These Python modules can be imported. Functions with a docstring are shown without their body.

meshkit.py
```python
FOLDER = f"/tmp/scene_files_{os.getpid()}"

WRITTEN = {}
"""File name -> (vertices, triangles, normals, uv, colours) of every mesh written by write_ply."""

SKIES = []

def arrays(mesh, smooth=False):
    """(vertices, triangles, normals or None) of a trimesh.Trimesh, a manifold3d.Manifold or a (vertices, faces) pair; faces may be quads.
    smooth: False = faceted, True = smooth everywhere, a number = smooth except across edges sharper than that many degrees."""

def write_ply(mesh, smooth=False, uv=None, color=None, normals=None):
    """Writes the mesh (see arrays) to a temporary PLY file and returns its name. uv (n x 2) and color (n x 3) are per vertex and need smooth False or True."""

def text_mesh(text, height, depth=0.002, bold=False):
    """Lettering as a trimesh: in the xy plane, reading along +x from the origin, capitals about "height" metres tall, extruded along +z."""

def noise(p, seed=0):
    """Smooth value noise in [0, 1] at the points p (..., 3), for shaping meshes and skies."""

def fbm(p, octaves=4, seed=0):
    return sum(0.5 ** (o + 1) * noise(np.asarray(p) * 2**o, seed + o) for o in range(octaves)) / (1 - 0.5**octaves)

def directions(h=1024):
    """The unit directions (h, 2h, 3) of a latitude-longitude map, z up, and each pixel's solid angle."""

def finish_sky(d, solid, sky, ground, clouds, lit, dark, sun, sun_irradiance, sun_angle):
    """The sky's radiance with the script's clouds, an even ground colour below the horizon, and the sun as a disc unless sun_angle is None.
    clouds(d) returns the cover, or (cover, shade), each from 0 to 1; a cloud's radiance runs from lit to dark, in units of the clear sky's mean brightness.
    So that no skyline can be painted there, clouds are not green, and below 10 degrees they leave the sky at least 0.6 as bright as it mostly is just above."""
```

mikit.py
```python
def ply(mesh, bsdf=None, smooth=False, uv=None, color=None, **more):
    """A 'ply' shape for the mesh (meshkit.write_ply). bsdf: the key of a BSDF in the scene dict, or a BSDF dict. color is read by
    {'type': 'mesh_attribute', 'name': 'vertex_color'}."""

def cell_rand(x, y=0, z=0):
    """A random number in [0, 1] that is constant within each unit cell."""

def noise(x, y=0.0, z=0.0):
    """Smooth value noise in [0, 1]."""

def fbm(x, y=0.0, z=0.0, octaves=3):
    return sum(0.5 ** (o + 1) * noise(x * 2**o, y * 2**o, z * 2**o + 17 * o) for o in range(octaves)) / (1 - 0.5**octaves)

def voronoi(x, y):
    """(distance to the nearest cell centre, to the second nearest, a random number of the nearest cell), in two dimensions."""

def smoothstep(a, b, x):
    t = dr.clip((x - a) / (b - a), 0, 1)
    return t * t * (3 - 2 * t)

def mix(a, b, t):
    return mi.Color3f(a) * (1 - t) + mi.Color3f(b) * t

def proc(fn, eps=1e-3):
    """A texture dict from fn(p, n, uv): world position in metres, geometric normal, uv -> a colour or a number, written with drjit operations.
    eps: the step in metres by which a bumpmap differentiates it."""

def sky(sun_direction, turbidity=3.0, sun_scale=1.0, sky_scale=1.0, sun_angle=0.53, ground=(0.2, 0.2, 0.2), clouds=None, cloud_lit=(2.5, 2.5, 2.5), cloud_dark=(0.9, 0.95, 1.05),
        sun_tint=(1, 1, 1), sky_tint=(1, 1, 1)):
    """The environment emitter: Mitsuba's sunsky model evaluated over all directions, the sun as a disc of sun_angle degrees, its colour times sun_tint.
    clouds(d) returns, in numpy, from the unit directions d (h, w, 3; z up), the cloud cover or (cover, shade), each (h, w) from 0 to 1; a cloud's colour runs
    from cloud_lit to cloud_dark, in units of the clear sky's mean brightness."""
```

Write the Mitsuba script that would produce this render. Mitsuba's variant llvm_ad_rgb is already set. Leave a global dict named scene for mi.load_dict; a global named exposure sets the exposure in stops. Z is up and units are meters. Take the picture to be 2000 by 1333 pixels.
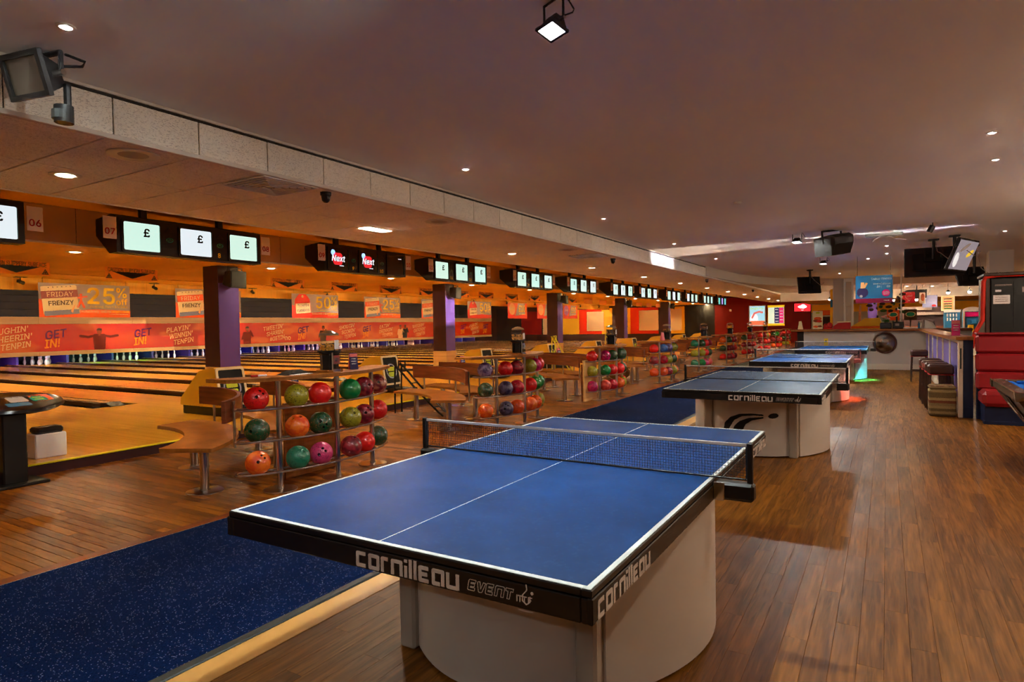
import math, random
import numpy as np, trimesh, drjit as dr, mitsuba as mi
import mikit, meshkit
import manifold3d as m3
from shapely.geometry import Polygon, LineString, Point, box as sbox
from shapely import affinity
from shapely.ops import unary_union
rng = random.Random(7)
scene, labels, USED = {}, {}, set()
A = np.array
# ------------------------------------------------------------------ camera, exposure
CAM = A([2.1923, -1.4964, 1.4603]); FW = A([-0.51434, 0.85723, -0.02462]); UP = A([0.0015, 0.0296, 0.99956])
scene['camera'] = {'type': 'perspective', 'fov': 78.67, 'fov_axis': 'x', 'near_clip': 0.05, 'far_clip': 200.0,
                   'to_world': mi.ScalarTransform4f().look_at(origin=CAM.tolist(), target=(CAM + FW).tolist(), up=UP.tolist())}
exposure = 3.6
# lamp strengths (radiance); each lamp is built with its fitting further down
L_FLOOD = 200.0; L_DOWN = 170.0; L_LOW = 52.0; L_LANE = 90.0; L_MASK = 5.5; L_SCREEN = .075; L_BAR = 75.0; L_PIN = 26.0; L_COVE = 26.0; EM = .06; L_GLOBE = 13.0
WARM = (1.0, .80, .58); WARMER = (1.0, .80, .40); COOL = (.93, 1.0, .96)

# ------------------------------------------------------------------ helpers
def T(m): return mi.ScalarTransform4f(np.asarray(m, float).tolist())
def tr(x=0, y=0, z=0, rz=0, s=1.0):
    m = np.eye(4); c, q = math.cos(rz), math.sin(rz)
    m[:3, :3] = A([[c, -q, 0], [q, c, 0], [0, 0, 1]]) * s; m[:3, 3] = (x, y, z); return m
def rot(axis, deg):
    m = np.eye(4); m[:3, :3] = trimesh.transformations.rotation_matrix(math.radians(deg), axis)[:3, :3]; return m
def frm(o, right, up):
    r_, u_ = A(right, float), A(up, float); r_ = r_ / np.linalg.norm(r_); u_ = u_ / np.linalg.norm(u_)
    m = np.eye(4); m[:3, 0], m[:3, 1], m[:3, 2], m[:3, 3] = r_, u_, np.cross(r_, u_), o; return m
def FX(x, y, z): return frm((x, y, z), (0, 1, 0), (0, 0, 1))      # a face that looks towards +x
def FY(x, y, z): return frm((x, y, z), (1, 0, 0), (0, 0, 1))      # a face that looks towards -y
def lin(*c): return [((v / 255 + .055) / 1.055) ** 2.4 if v > 10 else v / 255 / 12.92 for v in c]
def numbered(k):
    if k not in USED: USED.add(k); return k
    i = 1
    while f'{k}_{i:03d}' in USED: i += 1
    k = f'{k}_{i:03d}'; USED.add(k); return k
def lab(k, label=None, cat=None, group=None, kind=None):
    d = {}
    if label: d['label'] = label
    if cat: d['category'] = cat
    if group: d['group'] = group
    if kind: d['kind'] = kind
    if d: labels[k] = d
def thing(name, label, cat, group=None): k = numbered(name); lab(k, label, cat, group); return k
def P(mesh, mat, smooth=False, **kw): return mikit.ply(mesh, mat, smooth=smooth, **kw)
def add(name, mesh, mat=None, parent=None, smooth=False, mtx=None, label=None, cat=None, group=None, kind=None, emit=None, w=1.0, color=None):
    k = numbered(f'{parent}__{name}' if parent else name)
    d = dict(mesh) if isinstance(mesh, dict) else mikit.ply(mesh, mat, smooth=smooth, color=color)
    if isinstance(mesh, dict) and mat: d['bsdf'] = {'type': 'ref', 'id': mat}
    if mtx is not None: d['to_world'] = T(mtx)
    if emit is not None: d['emitter'] = {'type': 'area', 'radiance': {'type': 'rgb', 'value': [float(v) for v in emit]}, 'sampling_weight': float(w)}
    scene[k] = d; lab(k, label, cat, group, kind); return k
def cat_(ms): return trimesh.util.concatenate(ms)
def mv(m, mt): m = m.copy(); m.apply_transform(mt); return m
def bx(x0, x1, y0, y1, z0, z1, c=0):
    x0, x1 = min(x0, x1), max(x0, x1); y0, y1 = min(y0, y1), max(y0, y1); z0, z1 = min(z0, z1), max(z0, z1)
    if c <= 0:
        m = trimesh.creation.box((x1 - x0, y1 - y0, z1 - z0)); m.apply_translation(((x0 + x1) / 2, (y0 + y1) / 2, (z0 + z1) / 2)); return m
    c = min(c, .49 * min(x1 - x0, y1 - y0, z1 - z0)); pts = []
    for x, sx in ((x0, 1), (x1, -1)):
        for y, sy in ((y0, 1), (y1, -1)):
            for z, sz in ((z0, 1), (z1, -1)):
                pts += [(x + sx * c, y + sy * c, z), (x + sx * c, y, z + sz * c), (x, y + sy * c, z + sz * c)]
    return trimesh.convex.convex_hull(A(pts))
def hull(pts): return trimesh.convex.convex_hull(A(pts, float))
def tube(pts, r, n=8, closed=False):
    p = A(pts, float); N = len(p)
    t = (np.roll(p, -1, 0) - np.roll(p, 1, 0)) if closed else np.gradient(p, axis=0)
    t /= np.linalg.norm(t, axis=1, keepdims=True)
    a = np.zeros_like(p); ref = A([0, 0, 1.0]) if abs(t[0][2]) < .9 else A([1.0, 0, 0]); prev = np.cross(t[0], ref)
    for i in range(N):
        v = prev - t[i] * (prev @ t[i]); v /= np.linalg.norm(v); a[i] = v; prev = v
    b = np.cross(t, a); an = np.arange(n) * 2 * np.pi / n; rr = np.broadcast_to(r, (N,))[:, None, None]
    v = p[:, None] + rr * (np.cos(an)[None, :, None] * a[:, None] + np.sin(an)[None, :, None] * b[:, None])
    f = []; M = N if closed else N - 1
    for i in range(M):
        i2 = (i + 1) % N
        for j in range(n):
            j2 = (j + 1) % n; f += [(i * n + j, i2 * n + j2, i2 * n + j), (i * n + j, i * n + j2, i2 * n + j2)]
    V = v.reshape(-1, 3)
    if not closed:
        c0, c1 = len(V), len(V) + 1; V = np.vstack([V, p[0], p[-1]])
        for j in range(n):
            j2 = (j + 1) % n; f += [(c0, j2, j), (c1, (N - 1) * n + j, (N - 1) * n + j2)]
    m = trimesh.Trimesh(V, f, process=False); m.fix_normals() if False else None
    if m.volume < 0: m.invert()
    return m
def cyl(x, y, z0, z1, r, n=16, r2=None): return lathe([(0, z0), (r, z0), (r2 or r, z1), (0, z1)], n, (x, y))
def lathe(prof, n=24, at=(0, 0)):
    pr = A(prof, float); an = np.arange(n) * 2 * np.pi / n
    v = np.stack([pr[:, None, 0] * np.cos(an), pr[:, None, 0] * np.sin(an), np.broadcast_to(pr[:, 1:2], (len(pr), n))], -1).reshape(-1, 3)
    f = []
    for i in range(len(pr) - 1):
        for j in range(n):
            j2 = (j + 1) % n; a, b, c, d = i * n + j, i * n + j2, (i + 1) * n + j2, (i + 1) * n + j
            if pr[i][0] > 1e-9: f.append((a, b, c))
            if pr[i + 1][0] > 1e-9: f.append((a, c, d))
    m = trimesh.Trimesh(v, f, process=False); m.apply_translation((at[0], at[1], 0))
    if m.volume < 0: m.invert()
    return m
def flat(poly, d=.003):
    gs = [g for g in getattr(poly, 'geoms', [poly]) if g.area > 1e-9]
    return cat_([trimesh.creation.extrude_polygon(g, d, engine='earcut') for g in gs])
def prism(pts, z0, z1):
    m = flat(Polygon(pts).buffer(0), z1 - z0); m.apply_translation((0, 0, z0)); return m
def rrect(w, h, r, x=0, y=0): return sbox(x - w / 2 + r, y - h / 2 + r, x + w / 2 - r, y + h / 2 - r).buffer(r, quad_segs=4)
def sweep_wall(path, thick, z0, z1): return flat(LineString(path).buffer(thick / 2, cap_style=2, join_style=2), z1 - z0), z0
def sector(c, r0, r1, a0, a1, n=24):
    a = np.radians(np.linspace(a0, a1, n)); o = [(c[0] + r1 * math.cos(t), c[1] + r1 * math.sin(t)) for t in a]
    return Polygon(o + [(c[0] + r0 * math.cos(t), c[1] + r0 * math.sin(t)) for t in a[::-1]])
_TX = {}
def text2(s, h, bold=True):
    if (s, bold) not in _TX:
        m = meshkit.text_mesh(s, 1.0, 1.0, bold); _TX[(s, bold)] = m
    m = _TX[(s, bold)].copy(); m.apply_scale((h, h, .003)); return m
def put(parent, name, m, fr, u=0, v=0, d=0, anchor='c', w=None, rotd=0, shear=0, mat='white_paint', up=None, emit=None, sw=.2):
    """A flat graphic (mesh in the xy plane) laid on the face fr at (u, v), fitted to the width w."""
    m = m.copy(); b = m.bounds
    if w: m.apply_scale((w / (b[1][0] - b[0][0]),) * 2 + (1,)); b = m.bounds
    if up: m.apply_scale((1, up / (b[1][1] - b[0][1]), 1)); b = m.bounds
    cx = {'c': (b[0][0] + b[1][0]) / 2, 'l': b[0][0], 'r': b[1][0]}[anchor]
    m.apply_translation((-cx, -(b[0][1] + b[1][1]) / 2, 0))
    if shear: s_ = np.eye(4); s_[0, 1] = shear; m.apply_transform(s_)
    if rotd: m.apply_transform(rot((0, 0, 1), rotd))
    m.apply_translation((u, v, d)); m.apply_transform(fr); return add(name, m, mat, parent, emit=None if emit is None else A(emit) * EM, w=sw)
def rect(w, h): return flat(sbox(-w / 2, -h / 2, w / 2, h / 2))

# ------------------------------------------------------------------ materials
def pm(k, rgb, rough=.5, metal=0.0, spec=.5, **kw):
    base = rgb if isinstance(rgb, dict) else {'type': 'rgb', 'value': lin(*rgb)}
    scene[k] = {'type': 'twosided', 'bsdf': {'type': 'principled', 'base_color': base, 'roughness': rough, 'metallic': metal, 'specular': spec, **kw}}
N, FB, SS, CR = mikit.noise, mikit.fbm, mikit.smoothstep, mikit.cell_rand
C3 = lambda *c: mi.Color3f(*lin(*c))
def f_plank(p, n, uv):
    row = dr.floor((p.x + .22) / .1); y = p.y + row * .37; col = dr.floor(y / 1.0)
    r = CR(row, col, 5); g = FB(p.x * 90 + r * 50 + .8 * N(p.y * 3, r * 40), p.y * 5 + r * 9, 0, 3); k = SS(.45, .8, FB(p.x * 25 + 40 * r, p.y * 1.6, 3, 3))
    c = mikit.mix(C3(84, 44, 10), C3(156, 98, 30), .32 + .3 * r + .95 * (g - .5))
    return c * (1 - .55 * k * SS(.4, .6, g))
def f_board(p, n, uv):
    row = dr.floor(p.y / .075); x = p.x + row * .23; col = dr.floor(x / .8)
    r = CR(row, col, 2); g = FB(p.x * 6 + r * 30, p.y * 70, 0, 3)
    return mikit.mix(C3(76, 34, 6), C3(156, 86, 18), .1 + .6 * r + .5 * (g - .5))
def f_lane(p, n, uv):
    row = dr.floor(p.y / .0266); r = CR(row, dr.floor((p.x + CR(row, 4) * 3) / 1.6), 7); g = N(p.x * 3, p.y * 90, 0)
    return mikit.mix(C3(190, 128, 30), C3(220, 160, 52), .2 + .5 * r + .3 * g)
def f_wood(p, n, uv):
    g = FB(p.x * 5 + 3 * p.y, p.y * 5 - 2 * p.x, p.z * 40, 3); h = N(p.x * 80, p.y * 80, p.z * 6)
    return mikit.mix(C3(122, 64, 20), C3(180, 110, 46), .35 + 1.0 * (g - .5) + .3 * (h - .5))
def f_dwood(p, n, uv):
    g = FB(p.x * 4, p.y * 4, p.z * 35, 3); return mikit.mix(C3(84, 34, 16), C3(140, 66, 32), .4 + 1.0 * (g - .5))
def f_maple(p, n, uv):
    g = FB(p.y * 1.2, p.z * 30, p.x, 3); return mikit.mix(C3(196, 142, 78), C3(232, 186, 118), .4 + (g - .5))
def f_carpet(p, n, uv):
    d = mikit.voronoi(p.x * 95, p.y * 95); s = dr.select((d[0] < .22) & (d[2] > .84), 1.0, 0.0); q = FB(p.x * 1.2, p.y * 1.2, 0, 3); t = N(p.x * 260, p.y * 260)
    return mikit.mix(C3(6, 24, 58) * (.4 + 1.1 * q) * (.6 + .8 * t), C3(150, 150, 160), s * .75)
def f_carpet_h(p, n, uv): return N(p.x * 300, p.y * 300) * .0015
def f_plaster(p, n, uv):
    g = FB(p.x * .5, p.y * .5, 0, 4); h = FB(p.x * 2.3 + 7, p.y * .7, 0, 3); return C3(222, 215, 206) * (.86 + .18 * g + .08 * h)
def f_tile(p, n, uv):
    a, b, c = p.x + p.z * .3, p.y, p.z + p.x * .2
    g = FB(a * 190, b * 120, c * 190, 2); w = SS(.56, .68, g); return mikit.mix(C3(240, 228, 210), C3(176, 158, 138), .7 * w) * (.93 + .12 * CR(dr.floor((b - .1) / .6), dr.floor(p.x / 1.2)))
def f_ytile(p, n, uv):
    g = FB(p.x * 50, p.y * 50, 0, 2); return C3(232, 168, 62) * (.84 + .2 * g) * (.9 + .16 * CR(dr.floor((p.y - .1) / .6), dr.floor(p.x / 1.2)))
def f_blue(p, n, uv):
    g = FB(p.x * 5, p.y * 5, 0, 4); s = SS(.6, .8, FB(p.x * 70, p.y * 70, 2, 3)); return mikit.mix(C3(10, 56, 112) * (.75 + .5 * g), C3(30, 80, 124), s * .25)
def f_mask(p, n, uv):
    g = FB(p.y * .55, p.z * 1.6, 0, 3); h = SS(.55, .8, FB(p.y * .9 + 20, p.z * 2.2, 4, 2)); r = SS(.4, .7, N(p.y * .12, 3, 0))
    c = mikit.mix(C3(216, 58, 10), C3(190, 40, 18), r); return mikit.mix(c, C3(240, 130, 40), .55 * h + .5 * (g - .5))
def f_stripe(p, n, uv):
    t = p.z * 25 + (p.x + p.y) * SS(.44, .452, p.z) * 40; k = dr.floor(t); r = CR(k, 11); c = mikit.mix(C3(70, 52, 34), C3(150, 130, 92), r); return dr.select(CR(k, 4) > .7, C3(110, 60, 44), c) * (.8 + .3 * N(p.x * 200, p.z * 200, p.y * 200))
for k, fn, ro, sp in (('plank', f_plank, .45, .22), ('board', f_board, .36, .3), ('lane', f_lane, .09, .6), ('approach', f_lane, .11, .5), ('wood', f_wood, .3, .4), ('dark_wood', f_dwood, .32, .5), ('maple', f_maple, .4, .4),
                      ('plaster', f_plaster, .8, .2), ('tile', f_tile, .9, .1), ('yellow_tile', f_ytile, .75, .2), ('table_blue', f_blue, .5, .1), ('mask_print', f_mask, .45, .4), ('stripe_cloth', f_stripe, .9, .1)):
    pm(k, mikit.proc(fn), ro, 0, sp)
scene['carpet_pile'] = {'type': 'twosided', 'bsdf': {'type': 'bumpmap', 'arbitrary': mikit.proc(f_carpet_h, 5e-4), 'scale': 1.0, 'bsdf': {'type': 'principled', 'base_color': mikit.proc(f_carpet), 'roughness': .95, 'specular': .03}}}
scene['ball'] = {'type': 'twosided', 'bsdf': {'type': 'principled', 'base_color': {'type': 'mesh_attribute', 'name': 'vertex_color'}, 'roughness': .3, 'specular': .7, 'clearcoat': .6, 'clearcoat_gloss': .85}}
scene['vcol'] = {'type': 'twosided', 'bsdf': {'type': 'principled', 'base_color': {'type': 'mesh_attribute', 'name': 'vertex_color'}, 'roughness': .35}}
scene['glass'] = {'type': 'thindielectric', 'int_ior': 1.5}
for k, c, ro, me, sp in (('black', (18, 17, 17), .4, 0, .4), ('black_gloss', (10, 10, 11), .15, 0, .6), ('frame_black', (14, 13, 13), .35, 0, .5), ('white_paint', (226, 222, 214), .5, 0, .4), ('line_white', (214, 222, 222), .5, 0, .3),
                         ('net_white', (210, 206, 200), .8, 0, .1), ('net_cord', (26, 36, 50), .7, 0, .2), ('base_white', (206, 196, 186), .38, 0, .4), ('base_grey', (176, 164, 150), .4, 0, .4), ('letter_grey', (214, 206, 200), .5, 0, .3),
                         ('chrome', (226, 222, 218), .1, 1, .5), ('steel', (206, 202, 196), .16, 1, .5), ('hood_yellow', (214, 160, 44), .35, 0, .5), ('hood_trim', (222, 198, 150), .4, 0, .4), ('lime', (190, 200, 40), .5, 0, .3),
                         ('pillar_dark', (54, 24, 26), .45, 0, .4), ('pillar_purple', (92, 66, 148), .5, 0, .3), ('gutter', (24, 14, 8), .5, 0, .4), ('red_paint', (170, 24, 18), .5, 0, .3), ('screen_grey', (60, 66, 64), .25, 0, .5),
                         ('sign_white', (236, 230, 228), .5, 0, .3), ('sign_red', (176, 18, 34), .5, 0, .3), ('caution_orange', (236, 142, 36), .6, 0, .2), ('print_black', (20, 17, 15), .6, 0, .2), ('poster_grey', (150, 132, 128), .5, 0, .3),
                         ('poster_orange', (232, 88, 22), .5, 0, .3), ('poster_red', (206, 40, 22), .5, 0, .3), ('cream', (244, 226, 178), .5, 0, .3), ('poster_yellow', (246, 206, 16), .5, 0, .3), ('poster_blue', (112, 116, 150), .5, 0, .3),
                         ('poster_maroon', (140, 60, 56), .5, 0, .3), ('poster_purple', (132, 52, 128), .5, 0, .3), ('print_brown', (84, 56, 34), .6, 0, .2), ('peach', (248, 186, 120), .5, 0, .2), ('get_purple', (104, 26, 84), .5, 0, .2), ('get_orange', (252, 150, 20), .5, 0, .2),
                         ('skin_print', (150, 66, 34), .6, 0, .2), ('cloth_print', (120, 40, 24), .6, 0, .2), ('slat_black', (30, 28, 30), .55, 0, .3), ('panel_yellow', (248, 178, 40), .6, 0, .2), ('panel_red', (214, 44, 12), .6, 0, .2), ('panel_cream', (246, 206, 150), .6, 0, .2),
                         ('wall_red', (122, 22, 16), .7, 0, .2), ('wall_brown', (58, 34, 26), .7, 0, .2), ('wall_black', (34, 30, 30), .6, 0, .2), ('wall_cream', (214, 200, 184), .7, 0, .2), ('tan_panel', (190, 152, 106), .8, 0, .1), ('cap_dark', (70, 40, 18), .4, 0, .3), ('wall_grey', (196, 184, 178), .65, 0, .2), ('wall_shell', (176, 160, 142), .8, 0, .2),
                         ('navy', (18, 30, 62), .45, 0, .3), ('booth_red', (142, 22, 30), .38, 0, .45), ('stool_brown', (66, 40, 34), .3, 0, .5), ('partition_purple', (118, 104, 178), .4, 0, .4), ('felt_blue', (24, 92, 190), .8, 0, .1), ('pool_brown', (62, 44, 34), .35, 0, .5),
                         ('magenta', (206, 22, 112), .5, 0, .3), ('tent_navy', (44, 32, 78), .5, 0, .3), ('tent_pink', (232, 120, 120), .5, 0, .3), ('sign_blue', (34, 104, 150), .5, 0, .3), ('sign_maroon', (120, 12, 50), .5, 0, .3), ('paper', (236, 232, 226), .7, 0, .2),
                         ('teal', (34, 150, 120), .5, 0, .3), ('candy_gold', (214, 150, 50), .3, 0, .5), ('sun_yellow', (236, 176, 20), .45, 0, .3), ('vend_blue', (20, 84, 120), .4, 0, .4), ('leaf', (50, 84, 34), .6, 0, .2), ('petal', (240, 178, 170), .6, 0, .2), ('pot_dark', (26, 30, 34), .3, 0, .5),
                         ('nosing', (240, 214, 30), .4, 0, .4), ('ramp_black', (24, 22, 20), .3, .3, .5), ('ramp_yellow', (224, 210, 30), .35, 0, .5), ('strip_oak', (206, 150, 78), .4, 0, .4), ('edge_dark', (40, 46, 46), .5, .2, .4), ('lens_grey', (120, 112, 92), .2, 0, .5), ('sack_brown', (150, 104, 52), .8, 0, .2),
                         ('sticker_yellow', (226, 196, 40), .5, 0, .3), ('mirror_rim', (70, 30, 20), .3, 0, .5), ('lamp_trim', (196, 188, 176), .4, 0, .4), ('duct_dark', (40, 32, 26), .7, 0, .2), ('pit_violet', (44, 30, 84), .5, 0, .3)):
    pm(k, c, ro, me, sp)
scene['mirror'] = {'type': 'twosided', 'bsdf': {'type': 'roughconductor', 'alpha': .03, 'specular_reflectance': {'type': 'rgb', 'value': [.36, .30, .26]}}}

NW = 'zero one two three four five six seven eight nine ten eleven twelve thirteen fourteen fifteen sixteen seventeen eighteen nineteen twenty'.split()
def nw(n): return NW[n] if n <= 20 else ('twenty ' if n < 30 else 'thirty ') + NW[n % 10] if n % 10 else {30: 'thirty'}[n]
OW = ['first', 'second', 'third', 'fourth', 'fifth', 'sixth', 'seventh', 'eighth', 'ninth', 'tenth', 'eleventh', 'twelfth', 'thirteenth', 'fourteenth', 'fifteenth', 'sixteenth', 'seventeenth', 'eighteenth', 'nineteenth', 'twentieth']
ORD = ['nearest', 'second nearest', 'third nearest', 'fourth nearest', 'fifth nearest', 'sixth nearest', 'seventh nearest', 'eighth nearest', 'ninth nearest', 'tenth nearest', 'eleventh nearest', 'farthest']
BAY = 3.7; YB = 44.4
# ------------------------------------------------------------------ floors
add('floor', bx(-5.3, 10, -9, YB + .2, -.2, -.012), 'edge_dark', kind='structure', label='wood plank floor of the games hall')
boxes = {}
def piece(x0, x1, y0, y1, z0, z1, c, mat):
    k = (round(x1 - x0, 4), round(y1 - y0, 4), round(z1 - z0, 4), c, mat)
    if k not in boxes: boxes[k] = P(bx(0, k[0], 0, k[1], 0, k[2], c), mat)
    return boxes[k], tr(x0, y0, z0)
def pieces(parent, name, rows, limit, order, c=.0012):
    rows = sorted(rows, key=order)
    for r in rows[:limit]:
        m, t = piece(*r[:6], c, r[6]); add(name, m, parent=parent, mtx=t)
    if rows[limit:]: add(name, cat_([bx(*r[:6], c) for r in rows[limit:]]), rows[limit][6], parent, kind='stuff')
near = lambda r: ((r[0] + r[1]) / 2 - CAM[0]) ** 2 + ((r[2] + r[3]) / 2 - CAM[1]) ** 2 + (1000 if (r[3] < -.4 or ((r[0] + r[1]) / 2 < 1.5 and 0 < (r[2] + r[3]) / 2 < 1.2 and r[0] > .3)) else 0)
rows = []
for i in range(0, 46):
    x0 = -.22 + .1 * i; off = (i * .37) % 1.0
    for k in range(-1, 14):
        y0, y1 = max(k - off, -.9), min(k + 1 - off, 12.0)
        if y1 - y0 > .02: rows.append((x0 + .0004, x0 + .0996, y0 + .0004, y1 - .0004, -.012, 0, 'plank'))
pieces('floor', 'plank', rows, 295, near, .0008)
add('far_plank_field', bx(-.22, 10, 12.0, YB, -.012, 0), 'plank', 'floor'); add('near_plank_field', bx(-.22, 10, -9, -.9, -.012, 0), 'plank', 'floor')
add('side_plank_field', bx(4.38, 10, -.9, 12, -.012, 0), 'plank', 'floor')
rows = []
for i in range(-9, 120):
    y0 = .075 * i; off = (i * .23) % .8
    for k in range(-8, -1):
        x0, x1 = max(.8 * k - off, -5.3), min(.8 * (k + 1) - off, -2.32)
        if x1 - x0 > .03: rows.append((x0 + .0012, x1 - .0012, y0 + .0014, y0 + .0736, -.012, 0, 'board'))
pieces('floor', 'board', rows, 295, lambda r: ((r[0] + r[1]) / 2 + 3) ** 2 + ((r[2] + r[3]) / 2 - .8) ** 2, .0018)
add('far_board_field', bx(-5.3, -2.32, 9.0, YB, -.012, 0), 'board', 'floor'); add('near_board_field', bx(-5.3, -2.32, -9, -.675, -.012, 0), 'board', 'floor')
add('trim', bx(-2.32, -2.215, -9, YB, -.012, .001, .001), 'dark_wood', kind='structure', label='reddish wood border strip along the carpet')
add('trim', bx(-2.215, -2.205, -9, 19.4, -.012, .006, .002), 'steel', kind='structure', label='thin metal edging strip beside the carpet')
add('carpet', bx(-2.205, -.44, -9, 19.4, -.012, .006, .002), 'carpet_pile', label='dark blue speckled carpet strip between the wood floors', cat='carpet')
add('trim', bx(-.44, -.385, -9, 19.4, -.012, .01, .006), 'edge_dark', kind='structure', label='dark ramped edging on the right side of the carpet')
add('trim', bx(-.385, -.222, -9, 19.4, -.012, .002, .001), 'strip_oak', kind='structure', label='pale oak strip between carpet and planks')
# approach (raised) and its front step
for j in range(-3, 13):
    y0 = 4.5 + BAY * (j - .5)
    add('approach', bx(-9.8, -5.315, y0 + .001, min(y0 + BAY, YB) - .001, .0, .12, .001), 'approach', 'floor')
add('trim', bx(-5.315, -5.295, -9, YB, 0, .105), 'pillar_dark', kind='structure', label='dark brown riser of the step up to the lanes')
add('trim', bx(-5.325, -5.285, -9, YB, .105, .123, .004), 'nosing', kind='structure', label='bright yellow nosing on the step up to the lanes')

# ------------------------------------------------------------------ ceilings
arc = [(-2.2, 16.5), (-2.15, 18.4), (-2.05, 20.2), (-1.8, 21.8), (-1.3, 23.3), (-.6, 24.4), (.4, 25.1), (1.6, 25.6), (4, 26.4), (10, 27.0)]
add('ceiling', prism([(-2.2, -9)] + arc + [(10, -9)], 3.05, 3.12), 'plaster', kind='structure', label='smooth plaster ceiling over the table tennis tables')
tl = {}
def tile_(parent, x0, x1, y0, y1, z, mat, name='tile'):
    m, t = piece(x0 + .005, x1 - .005, y0 + .005, y1 - .005, 0, .018, .005, mat); t = t.copy(); t[2, 3] = z; add(name, m, parent=parent, mtx=t)
add('lower_ceiling_grid', bx(-4.5, -2.205, -9, YB, 2.762, 2.80), 'duct_dark', 'ceiling')
for i in range(-2, 74):
    y0 = .1 + .6 * i
    for x0, x1 in ((-4.48, -3.29), (-3.29, -2.225)):
        tile_('ceiling', x0, x1, y0, y0 + .6, 2.745, 'tile')
add('near_lower_ceiling', bx(-4.48, -2.205, -9, -1.1, 2.745, 2.763), 'tile', 'ceiling')
add('trim', bx(-4.5, -4.48, -9, YB, 2.735, 3.29), 'tile', kind='structure', label='edge of the lower tiled ceiling')
# bulkhead face between the two ceilings
add('wall_bulkhead', bx(-2.205, -2.197, -9, YB, 2.745, 3.05), 'duct_dark', kind='structure', label='tiled bulkhead face between high and low ceilings')
for i in range(-2, 74):
    m, t = piece(0, .014, .004, .596, .022, .262, .003, 'tile'); t = t.copy(); t[:3, 3] = (-2.199, .1 + .03 + .6 * i + .004, 2.767); add('tile', m, parent='wall_bulkhead', mtx=t)
add('trim', bx(-2.2, -2.18, -9, YB, 3.03, 3.05, .004), 'wall_cream', kind='structure', label='cream angle trim along the top of the bulkhead')
add('trim', bx(-2.225, -2.178, -9, YB, 2.735, 2.767, .004), 'wall_cream', kind='structure', label='cream angle trim along the bottom of the bulkhead')
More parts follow.
